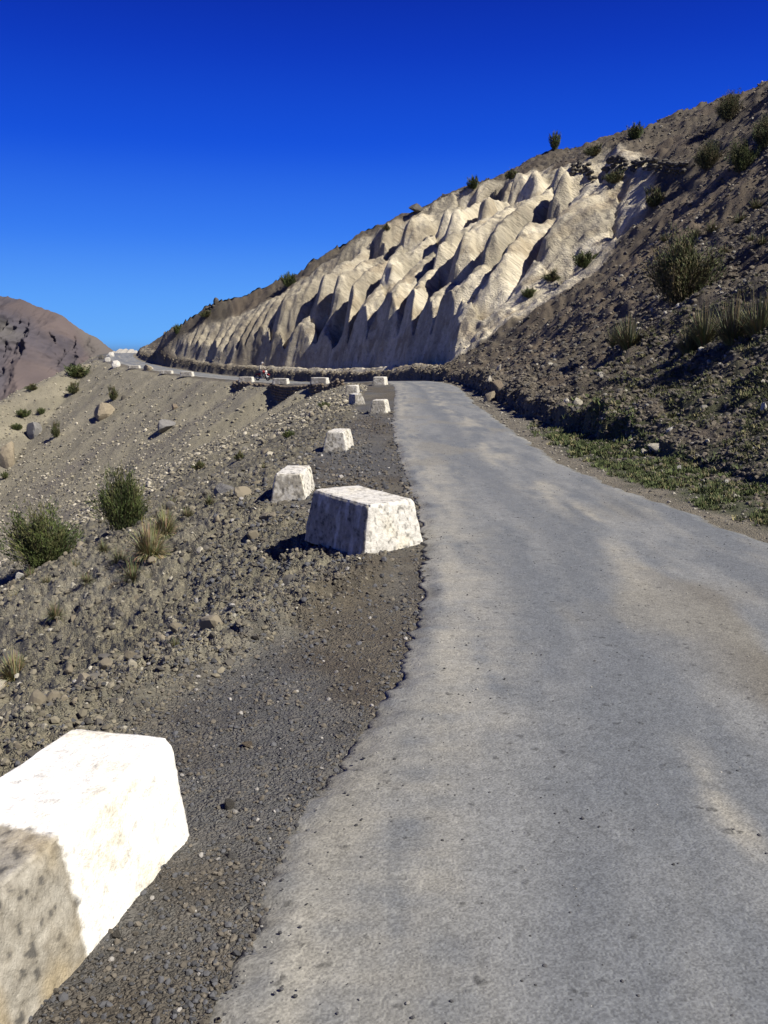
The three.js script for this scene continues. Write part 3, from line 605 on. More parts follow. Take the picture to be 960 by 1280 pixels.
rock(25, 723, 12, 8, 'white', 'white stone at the foot of the round green bush on the valley slope', { name: 'stone', cat: 'stone' });
rock(62, 768, 18, 11, 'pale', 'cream stone among dry grass on the valley slope', { name: 'stone', cat: 'stone' });
rock(143, 742, 24, 12, 'tan', 'tan stone under the drooping tussock on the valley slope', { name: 'stone', cat: 'stone' });
rock(612, 503, 15, 18, 'tan', 'upright tan boulder at the foot of the cut bank beside the road');
rock(622, 492, 17, 16, 'brown', 'round brown boulder lodged in the cut bank');
rock(612, 478, 8, 8, 'pale', 'pale stone in the rubble above the cut bank', { name: 'stone', cat: 'stone' });
rock(624, 463, 7, 8, 'pale', 'small white stone high in the rubble above the bank', { name: 'stone', cat: 'stone' });
rock(722, 508, 14, 11, 'pale', 'cream stone on the lip of the dark hollow', { name: 'stone', cat: 'stone' });
rock(838, 541, 11, 8, 'white', 'white stone lying on the mossy slope', { name: 'stone', cat: 'stone' });
rock(853, 535, 9, 5, 'pale', 'flat cream stone beside the white stone on the moss', { name: 'stone', cat: 'stone', v: 3 });
rock(955, 514, 10, 11, 'white', 'cream white stone standing on the moss by the upper tussocks', { name: 'stone', cat: 'stone' });
rock(822, 562, 24, 9, 'pale', 'pale split slab poking out of the mossy bank', { v: 3 });
rock(806, 570, 12, 10, 'pale', 'pale leaning stone beside the split slab in the bank', { name: 'stone', cat: 'stone' });
rock(850, 588, 9, 7, 'white', 'white stone at the top of the grass verge', { name: 'stone', cat: 'stone' });
rock(908, 604, 7, 5, 'white', 'small white stone on the grass verge under the bank', { name: 'stone', cat: 'stone' });
rock(270, 379, 8, 7, 'dark', 'dark boulder perched on the ridge at the end of the stone wall');
rock(520, 268, 22, 8, 'dark', 'long dark outcrop on the skyline above the cliff', { v: 3 });
rock(842, 127, 10, 7, 'dark', 'dark boulder on the upper skyline'); rock(905, 118, 12, 8, 'brown', 'brown boulder near the top of the skyline');
rock(375, 1163, 13, 8, 'dark', 'dark pebble lying on the asphalt near the road edge', { name: 'pebble', cat: 'pebble' });
rock(290, 1072, 15, 10, 'grey', 'blue grey pebble in the brown soil beside the whitest guard stone', { name: 'pebble', cat: 'pebble' });
rock(268, 1110, 14, 6, 'grey', 'flat grey pebble in the brown soil', { name: 'pebble', cat: 'pebble', v: 3 });
rock(286, 1010, 18, 12, 'dark', 'dark stone in the gravel beyond the whitest guard stone', { name: 'pebble', cat: 'pebble' });
rock(146, 1172, 14, 11, 'dark', 'black pebble at the foot of the whitest guard stone', { name: 'pebble', cat: 'pebble' });
rock(310, 932, 18, 6, 'brown', 'flat brown stone on the gravel shoulder', { name: 'pebble', cat: 'pebble', v: 3 });
rock(785, 1248, 9, 8, 'dark', 'black chip of stone lying in the lane', { name: 'pebble', cat: 'pebble' });
rock(302, 815, 20, 10, 'pale', 'pale stone at the edge of the dug earth bank', { name: 'stone', cat: 'stone' });

// loose stones nobody could count
function scatter(name, label, geos, count, pick, sd) {
  seed = sd; const per = Math.ceil(count / geos.length), q = new THREE.Quaternion(), e = new THREE.Euler(), v = new THREE.Vector3(), s = new THREE.Vector3(), M = new THREE.Matrix4(), c = new THREE.Color();
  for (const g of geos) {
    const mats = [], cols = [];
    for (let i = 0; i < per; i++) {
      const o = pick(); if (!o) continue;
      q.setFromEuler(e.set(rr(-.5, .5) * (o.tilt ?? 1), rr(0, 6.28), rr(-.5, .5) * (o.tilt ?? 1))); v.set(o.x, o.y + o.r * (o.lift ?? .12), -o.d); s.set(o.r * rr(.8, 1.3), o.r * rr(.6, 1.1) * (o.tall ?? 1), o.r * rr(.8, 1.2));
      mats.push(M.compose(v, q, s).clone()); cols.push(o.c);
    }
    const im = new THREE.InstancedMesh(g, std({ color: new THREE.Color(.6, .6, .6) }), mats.length);
    mats.forEach((m, i) => { im.setMatrixAt(i, m); im.setColorAt(i, c.setRGB(...cols[i])); });
    add(im, name, { kind: 'stuff', label, category: 'stones' });
  }
}
const tone = (a, v) => { const k = 1 + rr(-v, v); return [a[0] * k, a[1] * k, a[2] * k]; };
const sector = (r0, r1, a0, a1) => { const r = r0 * Math.pow(r1 / r0, rnd()), a = rr(a0, a1) * Math.PI / 180; return [Math.sin(a) * r, Math.cos(a) * r, r]; };
const pw = (a, b, k) => a * Math.pow(b / a, Math.pow(rnd(), k));
scatter('gravel', 'dark grey gravel strewn on the road shoulder', rocksMin, 110000, () => {
  const [x, d, r] = sector(1.6, 30, -34, 20), y = H(x, d); if (QQ.side > 0 || QQ.t < -.06 || QQ.t > 2.6) return;
  if (QQ.t < .5 && QQ.t > .1 && rnd() < .5) return;
  const w = rnd(), c = w < .035 ? tone([.42, .40, .37], .3) : w < .6 ? tone([.105, .107, .115], .45) : tone([.165, .145, .115], .4);
  return { x, y, d, r: pw(.0035, .018, 2.6) * clamp(r / 5, .8, 2.5), c, tilt: 1.4, lift: .3 };
}, 41);
scatter('earth_clods', 'rough clods and stones on the slope below the shoulder', rocksMin, 70000, () => {
  const [x, d, r] = sector(3, 60, -40, 12), y = H(x, d); if (QQ.side > 0 || QQ.t < .4) return;
  const e = QQ.t - interp(T_WS, QQ.u); if (e < -.3 && !(QQ.clod > .4)) return;
  const w = rnd(), c = w < .05 ? tone([.46, .43, .35], .3) : w < .3 ? tone([.12, .11, .092], .35) : tone([.23, .205, .15], .35);
  return { x, y, d, r: pw(.006, .040, 3.4) * clamp(r / 9, .8, 1.7), c, tilt: 1.6, lift: .15 };
}, 42);
scatter('scree', 'loose scree stones on the slope below the far road', rocksMin, 150000, () => {
  const [x, d, r] = sector(30, 135, -40, 0), y = H(x, d); if (QQ.side > 0 || QQ.t < 1.4) return;
  const low = ss(6, 16, QQ.t + 7 * n2(x / 6, d / 6)); if (rnd() > .30 + .70 * low) return;
  const w = rnd(), c = w < .14 ? tone([.58, .53, .42], .25) : w < .36 ? tone([.17, .16, .14], .35) : tone([.33, .295, .215], .3);
  return { x, y, d, r: (QQ.far ? pw(.035, .20, 3.4) : pw(.02, .13, 3.2)), c, tilt: 1.4, lift: .2 };
}, 43);
scatter('hillside_stones', 'loose stones scattered over the brown hillside', rocksMin, 150000, () => {
  const [x, d, r] = sector(7, 120, 1, 34), y = H(x, d); if (QQ.side < 0 || QQ.s < .9 || QQ.cm > .15) return;
  const w = rnd(), c = w < .05 ? tone([.45, .42, .35], .3) : w < .4 ? tone([.105, .096, .082], .35) : tone([.165, .140, .105], .4);
  return { x, y, d, r: pw(.009, .066, 3.4) * clamp(r / 16, .7, 2.2), c, tilt: 1.6, lift: .18 };
}, 44);
scatter('verge_grit', 'pale grit along the upper edge of the road', rocksMin, 24000, () => {
  const [x, d, r] = sector(4, 60, 2, 32), y = H(x, d); if (QQ.side < 0 || QQ.s < -.05 || QQ.s > 1.1) return;
  return { x, y, d, r: pw(.006, .03, 2.2) * clamp(r / 14, .7, 2), c: rnd() < .4 ? tone([.42, .39, .32], .25) : tone([.17, .155, .13], .3), lift: .3 };
}, 45);
scatter('slope_stones', 'angular stones bedded in the slope beside the guard stones', [rocksHi[0], rocksHi[2]], 1300, () => {
  const [x, d, r] = sector(4.4, 45, -36, 6), y = H(x, d); if (QQ.side > 0 || QQ.t - interp(T_WS, QQ.u) < .1) return;
  const w = rnd(), c = w < .25 ? tone([.42, .385, .30], .3) : w < .5 ? tone([.15, .14, .125], .3) : tone([.25, .215, .155], .3);
  return { x, y, d, r: pw(.022, .12, 2.6) * clamp(r / 12, .7, 1.2), c, tilt: 3, lift: .22 };
}, 49);
scatter('bank_rubble', 'stones lodged in the cut bank beside the road', rocksMin, 16000, () => {
  const o = {}, u = U0 + pw(8, 62, .8), s = interp(T_SB, u) + rr(-.15, .9); at(u, 0, o); at(u, o.wr + s, o); const y = H(o.x, o.d);
  return { x: o.x, y: y - rr(0, .05), d: o.d, r: pw(.015, .075, 2.8) * clamp((u - U0) / 18, .7, 1.8), c: tone([.15, .128, .095], .4), lift: .1, tilt: 2 };
}, 48);
scatter('cliff_rubble', 'crumbled pale rubble along the foot of the cliff', rocksMin, 2600, () => {
  const o = {}, u = rr(UB - 5, UC - 6), s = .65 + pw(.05, 2.6, 1.2); at(u, 0, o); at(u, o.wr + s, o); const y = H(o.x, o.d);
  return { x: o.x, y, d: o.d, r: pw(.025, .11, 3), c: tone([.30, .255, .18], .4), lift: .2 };
}, 46);
{
  const o = {};
  scatter('road_grit', 'tiny stones and grit lying on the asphalt', rocksMin, 6500, () => {
    const u = U0 + pw(1.4, 26, .75), L = rnd(); at(u, 0, o); const q = lerp(-o.wl + .05, o.wr - .05, rnd() < .3 ? Math.pow(L, 3) : L), cy = o.y; at(u, q, o);
    return { x: o.x, y: cy + .010 * (1 - (q / 2) ** 2), d: o.d, r: pw(.0015, .008, 3), c: rnd() < .15 ? tone([.4, .39, .36], .2) : tone([.085, .085, .09], .4), lift: .35 };
  }, 47);
}
// ------------------------------------------------------------------ shrubs and tussocks
const plantMat = new THREE.MeshPhysicalMaterial({ vertexColors: true, roughness: .8, side: THREE.DoubleSide });
function quadsGeo(list) {                                             // list of [centre, along, across, colour]: thin leaf faces
  const n = list.length, p = new Float32Array(n * 12), c = new Float32Array(n * 12), id = new Uint32Array(n * 6);
  list.forEach(([o, a, b, k], i) => {
    for (let v = 0; v < 4; v++) { const s = v & 1 ? 1 : -1, t = v & 2 ? 1 : -1, w = v & 2 ? .35 : 1; for (let q = 0; q < 3; q++) { p[i * 12 + v * 3 + q] = o[q] + a[q] * t + b[q] * s * w; c[i * 12 + v * 3 + q] = k[q]; } }
    id.set([0, 1, 2, 1, 3, 2].map(v => v + i * 4), i * 6);
  });
  const g = new THREE.BufferGeometry(); g.setAttribute('position', new THREE.BufferAttribute(p, 3)); g.setAttribute('color', new THREE.BufferAttribute(c, 3)); g.setIndex(new THREE.BufferAttribute(id, 1)); g.computeVertexNormals(); return g;
}
function stemsGeo(list, c) {                                          // list of [points, radius]
  const gs = list.map(([pts, r]) => new THREE.TubeGeometry(new THREE.CatmullRomCurve3(pts.map(q => new THREE.Vector3(...q))), 4, r, 3));
  const g = mergeGeometries(gs); g.deleteAttribute('uv'); const k = new Float32Array(g.getAttribute('position').count * 3); for (let i = 0; i < k.length; i += 3) k.set(c, i);
  g.setAttribute('color', new THREE.BufferAttribute(k, 3)); return g;
}
function shrubGeos(sd, stems, leaves, ls, cols) {                     // radius about 1, height about 1
  seed = 5000 + sd; const st = [], lf = [];
  for (let i = 0; i < stems; i++) {
    const az = rr(0, 6.283), lean = Math.pow(rnd(), .7) * 1.15, L = rr(.5, 1.08) * (.85 + .3 * n2(az * .6 + sd, sd * 3.3)), dir = [Math.sin(lean) * Math.cos(az) * 1.05, Math.cos(lean) * .98, Math.sin(lean) * Math.sin(az) * 1.05];
    const b = [rr(-.13, .13), -.08, rr(-.13, .13)], bend = [rr(-.12, .12), .08, rr(-.12, .12)];
    const P = t => [0, 1, 2].map(q => b[q] + dir[q] * L * t + bend[q] * t * t + (q === 1 ? .08 * t : 0));
    st.push([[P(0), P(.35), P(.7), P(1)], .006]);
    const per = Math.round(leaves / stems), base = cols[Math.floor(rnd() * cols.length)];
    for (let k = 0; k < per; k++) {
      const t = .22 + .8 * Math.sqrt(rnd()), o = P(t), sp = .20 * (1.25 - t * .5); for (let q = 0; q < 3; q++) o[q] += (rnd() + rnd() - 1) * sp;
      if (o[1] < .02) continue;
      const a = [dir[0] + rr(-.8, .8), dir[1] * .8 + rr(-.3, .7), dir[2] + rr(-.8, .8)], l = Math.hypot(...a), s = ls * rr(.6, 1.4), n = [rr(-1, 1), rr(-1, 1), rr(-1, 1)];
      const cr = [a[1] * n[2] - a[2] * n[1], a[2] * n[0] - a[0] * n[2], a[0] * n[1] - a[1] * n[0]], m = Math.hypot(...cr) + 1e-6, kk = rr(.65, 1.35);
      lf.push([o, a.map(v => v / l * s), cr.map(v => v / m * s * .30), base.map(v => v * kk * .8)]);
    }
  }
  return [quadsGeo(lf), stemsGeo(st, [.10, .075, .05])];
}
const GREEN = [[.055, .080, .016], [.075, .098, .020], [.045, .066, .016], [.090, .092, .028]], OLIVE = [[.075, .080, .024], [.060, .070, .020], [.100, .080, .032], [.055, .072, .020]];
const SH = [shrubGeos(1, 110, 15000, .030, GREEN), shrubGeos(2, 120, 16000, .028, OLIVE), shrubGeos(3, 36, 2200, .065, OLIVE), shrubGeos(4, 36, 2200, .065, GREEN)];
function shrub(px, py, w, hgt, v, label, group) {
  const p = hit(px, py); if (!p) { console.log('no ground', px, py); return; }
  const sc = Math.hypot(p[0], p[2]) / FOC, g = new THREE.Group(), k = w * sc / 2 / .98, ky = hgt * sc / 1.02;
  const a = new THREE.Mesh(SH[v][0], plantMat), b = new THREE.Mesh(SH[v][1], plantMat); a.name = 'foliage'; b.name = 'stems'; g.add(a, b);
  g.position.set(p[0], p[1] - .02, -p[2]); g.scale.set(k, ky, k); g.rotation.y = px * 1.7;
  add(g, 'shrub', { label, category: 'shrub', ...(group ? { group } : {}) }); return g;
}
shrub(55, 706, 98, 76, 0, 'round dark green shrub beside a white stone on the valley slope');
shrub(156, 672, 80, 78, 0, 'upright green shrub behind the straw tussocks on the valley slope');
shrub(850, 388, 100, 80, 1, 'large loose olive shrub with autumn tips on the brown hillside');
shrub(693, 188, 20, 24, 3, 'lone dark shrub with a spindly top on the skyline');
shrub(795, 174, 26, 22, 3, 'round dark shrub on the skyline above the stone wall');
shrub(742, 197, 32, 13, 2, 'low spreading shrub just above the left end of the stone wall');
shrub(592, 238, 20, 18, 3, 'small skyline shrub above the pale fins');
shrub(483, 288, 14, 9, 2, 'tiny shrub on the skyline over the cliff');
shrub(910, 150, 30, 30, 1, 'dark shrub high on the slope below the upper skyline');
shrub(884, 212, 34, 30, 1, 'dark shrub above the right hand rubble, middle of three');
shrub(927, 216, 38, 34, 0, 'broad green shrub on the upper slope, lowest of three');
shrub(955, 182, 34, 34, 1, 'tall dark shrub at the upper slope by pale stones');
shrub(818, 262, 36, 24, 2, 'olive shrub by the right edge of the pale cliff');
shrub(768, 229, 36, 15, 2, 'flat shrub on the ledge between the pale fins and the wall');
shrub(732, 336, 42, 22, 3, 'green shrub on the lip of the brown rib below the cliff');
shrub(690, 352, 30, 14, 2, 'small shrub on the brown rib, next down from the green one');
shrub(662, 372, 26, 14, 3, 'small green shrub at the foot of the brown rib edge');
shrub(640, 222, 26, 12, 2, 'small shrub above the tallest pale fin');
shrub(362, 356, 28, 20, 3, 'round dark shrub on the grey slope above the low fins');
shrub(222, 416, 14, 13, 3, 'dark shrub on the nose of the spur above the far road');
shrub(258, 396, 22, 9, 2, 'low green shrub below the ridge wall');
shrub(95, 470, 40, 18, 3, 'wide dark green shrub lying along the scree crest');
shrub(92, 494, 22, 15, 2, 'shrub with a trailing shadow on the upper scree');
shrub(142, 502, 17, 18, 2, 'dark shrub in the middle of the scree above the buried boulder');
shrub(30, 520, 24, 11, 3, 'green shrub on the tan spur, upper one');
shrub(52, 519, 14, 9, 3, 'small shrub beside the grey boulder on the spur');
shrub(70, 548, 16, 20, 2, 'narrow shrub on the scree beside the grey boulder');
shrub(22, 535, 18, 9, 3, 'green shrub on the tan spur, lower one');
shrub(40, 488, 20, 8, 2, 'low shrub against the purple mountain at the spur skyline');
shrub(6, 598, 12, 10, 3, 'small shrub low on the smooth scree');
shrub(250, 592, 24, 12, 2, 'low shrub in the gully among the scree stones');
shrub(300, 578, 22, 12, 2, 'low dark shrub below the second guard stone shadow');
shrub(360, 548, 22, 11, 3, 'low green shrub below the shoulder of the bend');
shrub(405, 512, 22, 10, 3, 'green shrub just below the broken guard stone');

function tussockGeo(sd, n, cols, droop) {
  seed = 6000 + sd; const p = [], c = [], id = [];
  for (let i = 0; i < n; i++) {
    const az = rr(0, 6.283), out = Math.pow(rnd(), .6), L = rr(.6, 1.1), w = rr(.012, .026), k = cols[Math.floor(rnd() * cols.length)].map(v => v * rr(.7, 1.25)), cx0 = Math.cos(az), sz0 = Math.sin(az), r0 = rnd() * .22, o = p.length / 3, S = 4;
    for (let s = 0; s <= S; s++) {
      const t = s / S, h = L * (t * Math.cos(out * 1.0) - droop * out * t * t * .55), r = r0 + L * t * Math.sin(out * 1.35) * .95, ww = w * (1 - t * .85);
      p.push(cx0 * r - sz0 * ww, h - .04 * (1 - t), sz0 * r + cx0 * ww, cx0 * r + sz0 * ww, h - .04 * (1 - t), sz0 * r - cx0 * ww); c.push(...k, ...k);
      if (s < S) { const a = o + s * 2; id.push(a, a + 1, a + 2, a + 1, a + 3, a + 2); }
    }
  }
  const g = new THREE.BufferGeometry(); g.setAttribute('position', new THREE.Float32BufferAttribute(p, 3)); g.setAttribute('color', new THREE.Float32BufferAttribute(c, 3)); g.setIndex(id); g.computeVertexNormals(); return g;
}
const STRAW = [[.33, .28, .15], [.26, .22, .12], [.18, .16, .075], [.10, .105, .04]], DULL = [[.12, .11, .055], [.085, .088, .036], [.065, .075, .028], [.15, .13, .07]];
const TU = [tussockGeo(1, 900, STRAW, 1.0), tussockGeo(2, 520, DULL, .7), tussockGeo(3, 260, DULL, 1.1)];
function tussock(px, py, w, hgt, v, label, group) {
  const p = hit(px, py); if (!p) return; const sc = Math.hypot(p[0], p[2]) / FOC, m = new THREE.Mesh(TU[v], plantMat), k = w * sc / 1.9;
  m.position.set(p[0], p[1] - .01, -p[2]); m.scale.set(k, hgt * sc / .85, k); m.rotation.y = px;
  add(m, 'grass_tussock', { label, category: 'grass', ...(group ? { group } : {}) });
}
tussock(188, 708, 66, 46, 0, 'straw yellow tussock leaning over its shadow on the valley slope');
tussock(206, 678, 48, 36, 0, 'straw tussock behind the leaning one beside the upright shrub');
tussock(168, 736, 54, 26, 2, 'flat drooping tussock over a tan stone on the valley slope');
tussock(18, 838, 56, 36, 0, 'dry tussock on the slope beyond the whitest guard stone');
tussock(70, 790, 40, 22, 2, 'low dry tussock beside the cream stone');
tussock(150, 712, 40, 22, 2, 'grey green tussock between the shrub and the straw tussock');
tussock(220, 842, 26, 22, 1, 'small green tuft on the dug earth bank');
tussock(786, 440, 56, 36, 1, 'grey green tussock on the hillside beside the large shrub shadow');
tussock(770, 436, 36, 26, 1, 'small tussock touching the grey green one on the hillside');
for (const [a, b, c, e] of [[880, 432, 60, 44], [915, 428, 66, 48], [948, 424, 64, 50]]) tussock(a, b, c, e, 1, 'dull tall tussock in the dense row above the moss', 'row of tussocks above the moss');
tussock(860, 440, 44, 32, 1, 'shortest tussock at the downhill end of the row above the moss');
for (const [a, b, c, e] of [[890, 290, 34, 12], [925, 276, 34, 12], [945, 258, 28, 12], [940, 300, 30, 11], [905, 318, 26, 10], [870, 300, 24, 10], [952, 318, 26, 11], [830, 300, 22, 9]]) tussock(a, b, c, e, 2, 'low grey tussock on the dark upper slope', 'low grey tussocks on the upper slope');
for (const [a, b, c, e] of [[40, 735, 34, 14], [95, 722, 36, 16], [110, 745, 30, 13], [20, 762, 30, 14], [60, 745, 26, 11], [130, 705, 30, 14], [235, 655, 30, 14], [262, 640, 28, 12], [215, 640, 26, 12], [330, 590, 20, 9]]) tussock(a, b, c, e, 2, 'small dull tuft among stones on the valley slope', 'small tufts among the slope stones');

// short grass of the verge and moss on the bank
{
  seed = 77; const blade = []; for (let i = 0; i < 9; i++) { const a = rr(0, 6.28), l = rr(.5, 1), s = rr(.2, .9), x = rr(-.4, .4), z = rr(-.4, .4); blade.push([[x + Math.cos(a) * s * .4, l * .45, z + Math.sin(a) * s * .4], [Math.cos(a) * s * .4, l * .5, Math.sin(a) * s * .4], [-Math.sin(a) * .09, 0, Math.cos(a) * .09], [1, 1, 1]]); }
  const g = quadsGeo(blade), mats = [], cols = [], M = new THREE.Matrix4(), q = new THREE.Quaternion(), e = new THREE.Euler(), c = new THREE.Color();
  for (let i = 0; i < 95000; i++) {
    const [x, d, r] = sector(5, 32, 4, 34), y = H(x, d); if (QQ.side < 0 || QQ.s < .3 || QQ.s > 8.5 || QQ.u - U0 > 26) continue;
    const v = QQ.s < 2 ? ss(.3, .8, QQ.s + .5 * n2(x / .5, d / .5)) * ss(2.0, 1.6, QQ.s) * ss(24, 16, d) : .8 * ss(-.05, .35, n2(x / 1.9 + 2, d / 1.9) + .5 * n2(x / .5, d / .5) + .40) * ss(8.5, 4.2, QQ.s);
    if (rnd() > v * ss(-.45, .15, n2(x / .8 + 40, d / .8) + .5 * n2(x / .25, d / .25))) continue;
    const h = rr(.03, .075) * (QQ.s < 2 ? 1 : .8) * clamp(r / 12, .8, 1.5);
    mats.push(M.compose(new THREE.Vector3(x, y - .005, -d), q.setFromEuler(e.set(rr(-.3, .3), rr(0, 6.28), rr(-.3, .3))), new THREE.Vector3(h * 1.3, h, h * 1.3)).clone());
    const k = rr(.6, 1.4); cols.push(rnd() < .18 ? [.17 * k, .15 * k, .07 * k] : QQ.s < 2 ? [.052 * k, .070 * k, .017 * k] : [.055 * k, .062 * k, .018 * k]);
  }
  const im = new THREE.InstancedMesh(g, std({ side: THREE.DoubleSide, roughness: .8 }), mats.length);
  mats.forEach((m, i) => { im.setMatrixAt(i, m); im.setColorAt(i, c.setRGB(...cols[i])); });
  add(im, 'verge_grass', { kind: 'stuff', label: 'short green grass and moss on the verge and bank', category: 'grass' });
}

// ------------------------------------------------------------------ dry stone walls
function wallGeo(line, h, sz, sd, depth, skip = 0) {                            // line: points [x, y, d] along the foot; rough stones laid in courses
  seed = 8000 + sd; const gs = [], box = new THREE.IcosahedronGeometry(.56, 0);
  for (let i = 0; i < line.length - 1; i++) {
    const A = line[i], B = line[i + 1], L = Math.hypot(B[0] - A[0], B[2] - A[2]), yaw = Math.atan2(B[2] - A[2], B[0] - A[0]);
    for (let y = 0; y < lerp(A[3] ?? h, B[3] ?? h, .5); y += sz * .62) for (let s = rr(0, sz * .4); s < L; s += sz * rr(.7, 1.2)) {
      if (rnd() < skip * (.3 + y)) continue;
      const t = s / L, g = box.clone(), k = rr(.8, 1.25); g.scale(sz * k, sz * rr(.6, .85), depth * rr(.9, 1.2)); g.rotateY(yaw + rr(-.15, .15)); g.rotateZ(rr(-.12, .12));
      const wx = lerp(A[0], B[0], t) + rr(-.05, .05), wd = lerp(A[2], B[2], t) + rr(-.06, .06);
      g.translate(wx, (skip ? H(wx, wd) - .08 : lerp(A[1], B[1], t)) + y + sz * .2, -wd); gs.push(g);
    }
  }
  const g = mergeGeometries(gs); g.computeVertexNormals(); return g;
}
const footLine = px => px.map(([a, b]) => hit(a, b)).filter(Boolean);
add(new THREE.Mesh(wallGeo(footLine([[714, 218], [735, 217], [760, 215], [782, 214]]), .8, .42, 1, .4, .25), RM.dark), 'dry_stone_wall', { label: 'dark dry stone wall on the hillside above the tallest pale fin', category: 'stone wall' });
add(new THREE.Mesh(wallGeo(footLine([[790, 213], [812, 212], [835, 214], [856, 217]]), .65, .42, 2, .4, .25), RM.dark), 'dry_stone_wall', { label: 'dark dry stone wall continuing past the gap towards the shrubs', category: 'stone wall' });
add(new THREE.Mesh(wallGeo(footLine([[234, 394], [246, 390], [258, 386], [268, 382]]), .4, .34, 3, .35, .3), RM.dark), 'dry_stone_wall', { label: 'low dark stone wall on the spur ridge beside a perched boulder', category: 'stone wall' });
{
  const o = {}, line = [];
  for (let a = 3.5; a < 32.5; a += 1.4) { at(UB + a, 0, o); const ws = interp(T_WS, UB + a), y = o.y; at(UB + a, -o.wl - ws - .12, o); const h = Math.max(.3, interp(T_RW, UB + a) + .25); line.push([o.x, y - h - .05, o.d, h - .12]); }
  add(new THREE.Mesh(wallGeo(line, 2, .36, 4, .26), RM.brown), 'retaining_wall', { label: 'shadowed dry stone retaining wall holding up the far road above the scree fans', category: 'retaining wall' });
}

// ------------------------------------------------------------------ motorcycle and rider on the far road
{
  const o = {}; let best = null; const [a] = ray(328, 470);
  for (let u = UB + 2; u < UC; u += .1) { at(u, -.2, o); const e = Math.abs(o.x / o.d - a); if (!best || e < best.e) best = { e, x: o.x, d: o.d, y: o.y, yaw: Math.atan2(o.ex, o.ed) }; }
  const M = { tyre: std({ color: new THREE.Color(.02, .02, .02) }), metal: std({ color: new THREE.Color(.35, .35, .36), metalness: .9, roughness: .4 }), red: std({ color: new THREE.Color(.38, .03, .025), roughness: .35 }), black: std({ color: new THREE.Color(.03, .03, .03), roughness: .6 }), lens: std({ color: new THREE.Color(.8, .8, .75), roughness: .2 }) };
  const bike = new THREE.Group(), part = (n, g, m, p = bike) => { const k = new THREE.Mesh(g, m); k.name = n; p.add(k); return k; };
  const tube = (pts, r, n = 8) => new THREE.TubeGeometry(new THREE.CatmullRomCurve3(pts.map(p => new THREE.Vector3(...p))), n, r, 8);
  // local: travel along +x, y up, z to the side
  for (const x of [-.68, .72]) {
    const w = new THREE.Group(); w.name = 'wheel'; w.position.set(x, .31, 0); bike.add(w);
    part('tyre', new THREE.TorusGeometry(.255, .055, 10, 28), M.tyre, w); part('rim', new THREE.TorusGeometry(.205, .016, 6, 28), M.metal, w);
    const sp = []; for (let i = 0; i < 9; i++) { const t = i / 9 * Math.PI * 2; sp.push(tube([[0, 0, .02], [Math.cos(t) * .1, Math.sin(t) * .1, .01], [Math.cos(t) * .2, Math.sin(t) * .2, 0]], .005, 2)); }
    sp.push(new THREE.CylinderGeometry(.04, .04, .12, 10).rotateX(Math.PI / 2)); part('spokes', mergeGeometries(sp.map(g => g.toNonIndexed())), M.metal, w);
  }
  part('frame', mergeGeometries([tube([[.42, .86, 0], [.3, .5, 0], [.1, .3, 0], [-.25, .3, 0]], .022), tube([[.42, .84, 0], [0, .74, 0], [-.4, .7, 0], [-.75, .72, 0]], .022), tube([[-.25, .34, .09], [-.5, .32, .1], [-.68, .31, .09]], .02), tube([[-.25, .34, -.09], [-.5, .32, -.1], [-.68, .31, -.09]], .02), tube([[-.4, .7, 0], [-.32, .5, 0], [-.25, .3, 0]], .02)]), M.black);
  part('fork', mergeGeometries([tube([[.44, .92, .08], [.58, .6, .08], [.72, .31, .08]], .022), tube([[.44, .92, -.08], [.58, .6, -.08], [.72, .31, -.08]], .022)]), M.metal);
  part('handlebar', tube([[.25, 1.02, .36], [.38, 1.02, .22], [.43, .95, 0], [.38, 1.02, -.22], [.25, 1.02, -.36]], .014, 16), M.black);
  const tank = new THREE.SphereGeometry(1, 20, 14); tank.scale(.27, .13, .13); tank.translate(.14, .82, 0); part('fuel_tank', tank, M.red);
  const seat = new THREE.CapsuleGeometry(.1, .5, 6, 12); seat.rotateZ(Math.PI / 2); seat.scale(1, .6, 1.1); seat.translate(-.38, .78, 0); part('seat', seat, M.black);
  const eng = new THREE.CylinderGeometry(.13, .15, .26, 12); eng.rotateX(Math.PI / 2); eng.translate(.0, .36, 0); part('engine', mergeGeometries([eng, new THREE.CylinderGeometry(.09, .09, .26, 12).rotateZ(-.35).translate(.07, .52, 0)]), M.metal);
  part('exhaust', tube([[.15, .42, .14], [.12, .25, .16], [-.3, .25, .17], [-.85, .33, .17]], .035), M.metal);
  part('headlight', new THREE.SphereGeometry(.09, 14, 10).translate(.52, .88, 0), M.lens);
  const fen = (x, a0) => { const s = new THREE.TorusGeometry(.33, .03, 6, 14, 1.7); s.rotateZ(a0); s.scale(1, 1, 2); s.translate(x, .31, 0); return s; };
  part('mudguard', fen(.72, .75), M.red); part('mudguard', fen(-.68, .8), M.red);
  part('side_panel', new THREE.SphereGeometry(1, 12, 8).scale(.16, .11, .12).translate(-.32, .62, 0), M.red);
  const yaw = Math.atan2(-best.yaw === 0 ? 1 : Math.cos(best.yaw), Math.sin(best.yaw));
  const dirx = -Math.sin(best.yaw), dird = -Math.cos(best.yaw), ry = Math.atan2(dird, dirx);   // towards the bend, turned a little out
  bike.position.set(best.x, best.y + .005, -best.d); bike.rotation.y = ry + .35;
  add(bike, 'motorcycle', { label: 'red motorcycle ridden along the far road below the cliff', category: 'motorcycle' });
  // the rider: one continuous body meshed from tapered bones
  const J = [[-.30, .92, 0, .16, -.18, 1.25, 0, .17], [-.18, 1.25, 0, .17, -.10, 1.42, 0, .12], [-.10, 1.42, 0, .07, -.03, 1.56, 0, .07], [-.02, 1.62, 0, .125, .01, 1.66, 0, .12]];
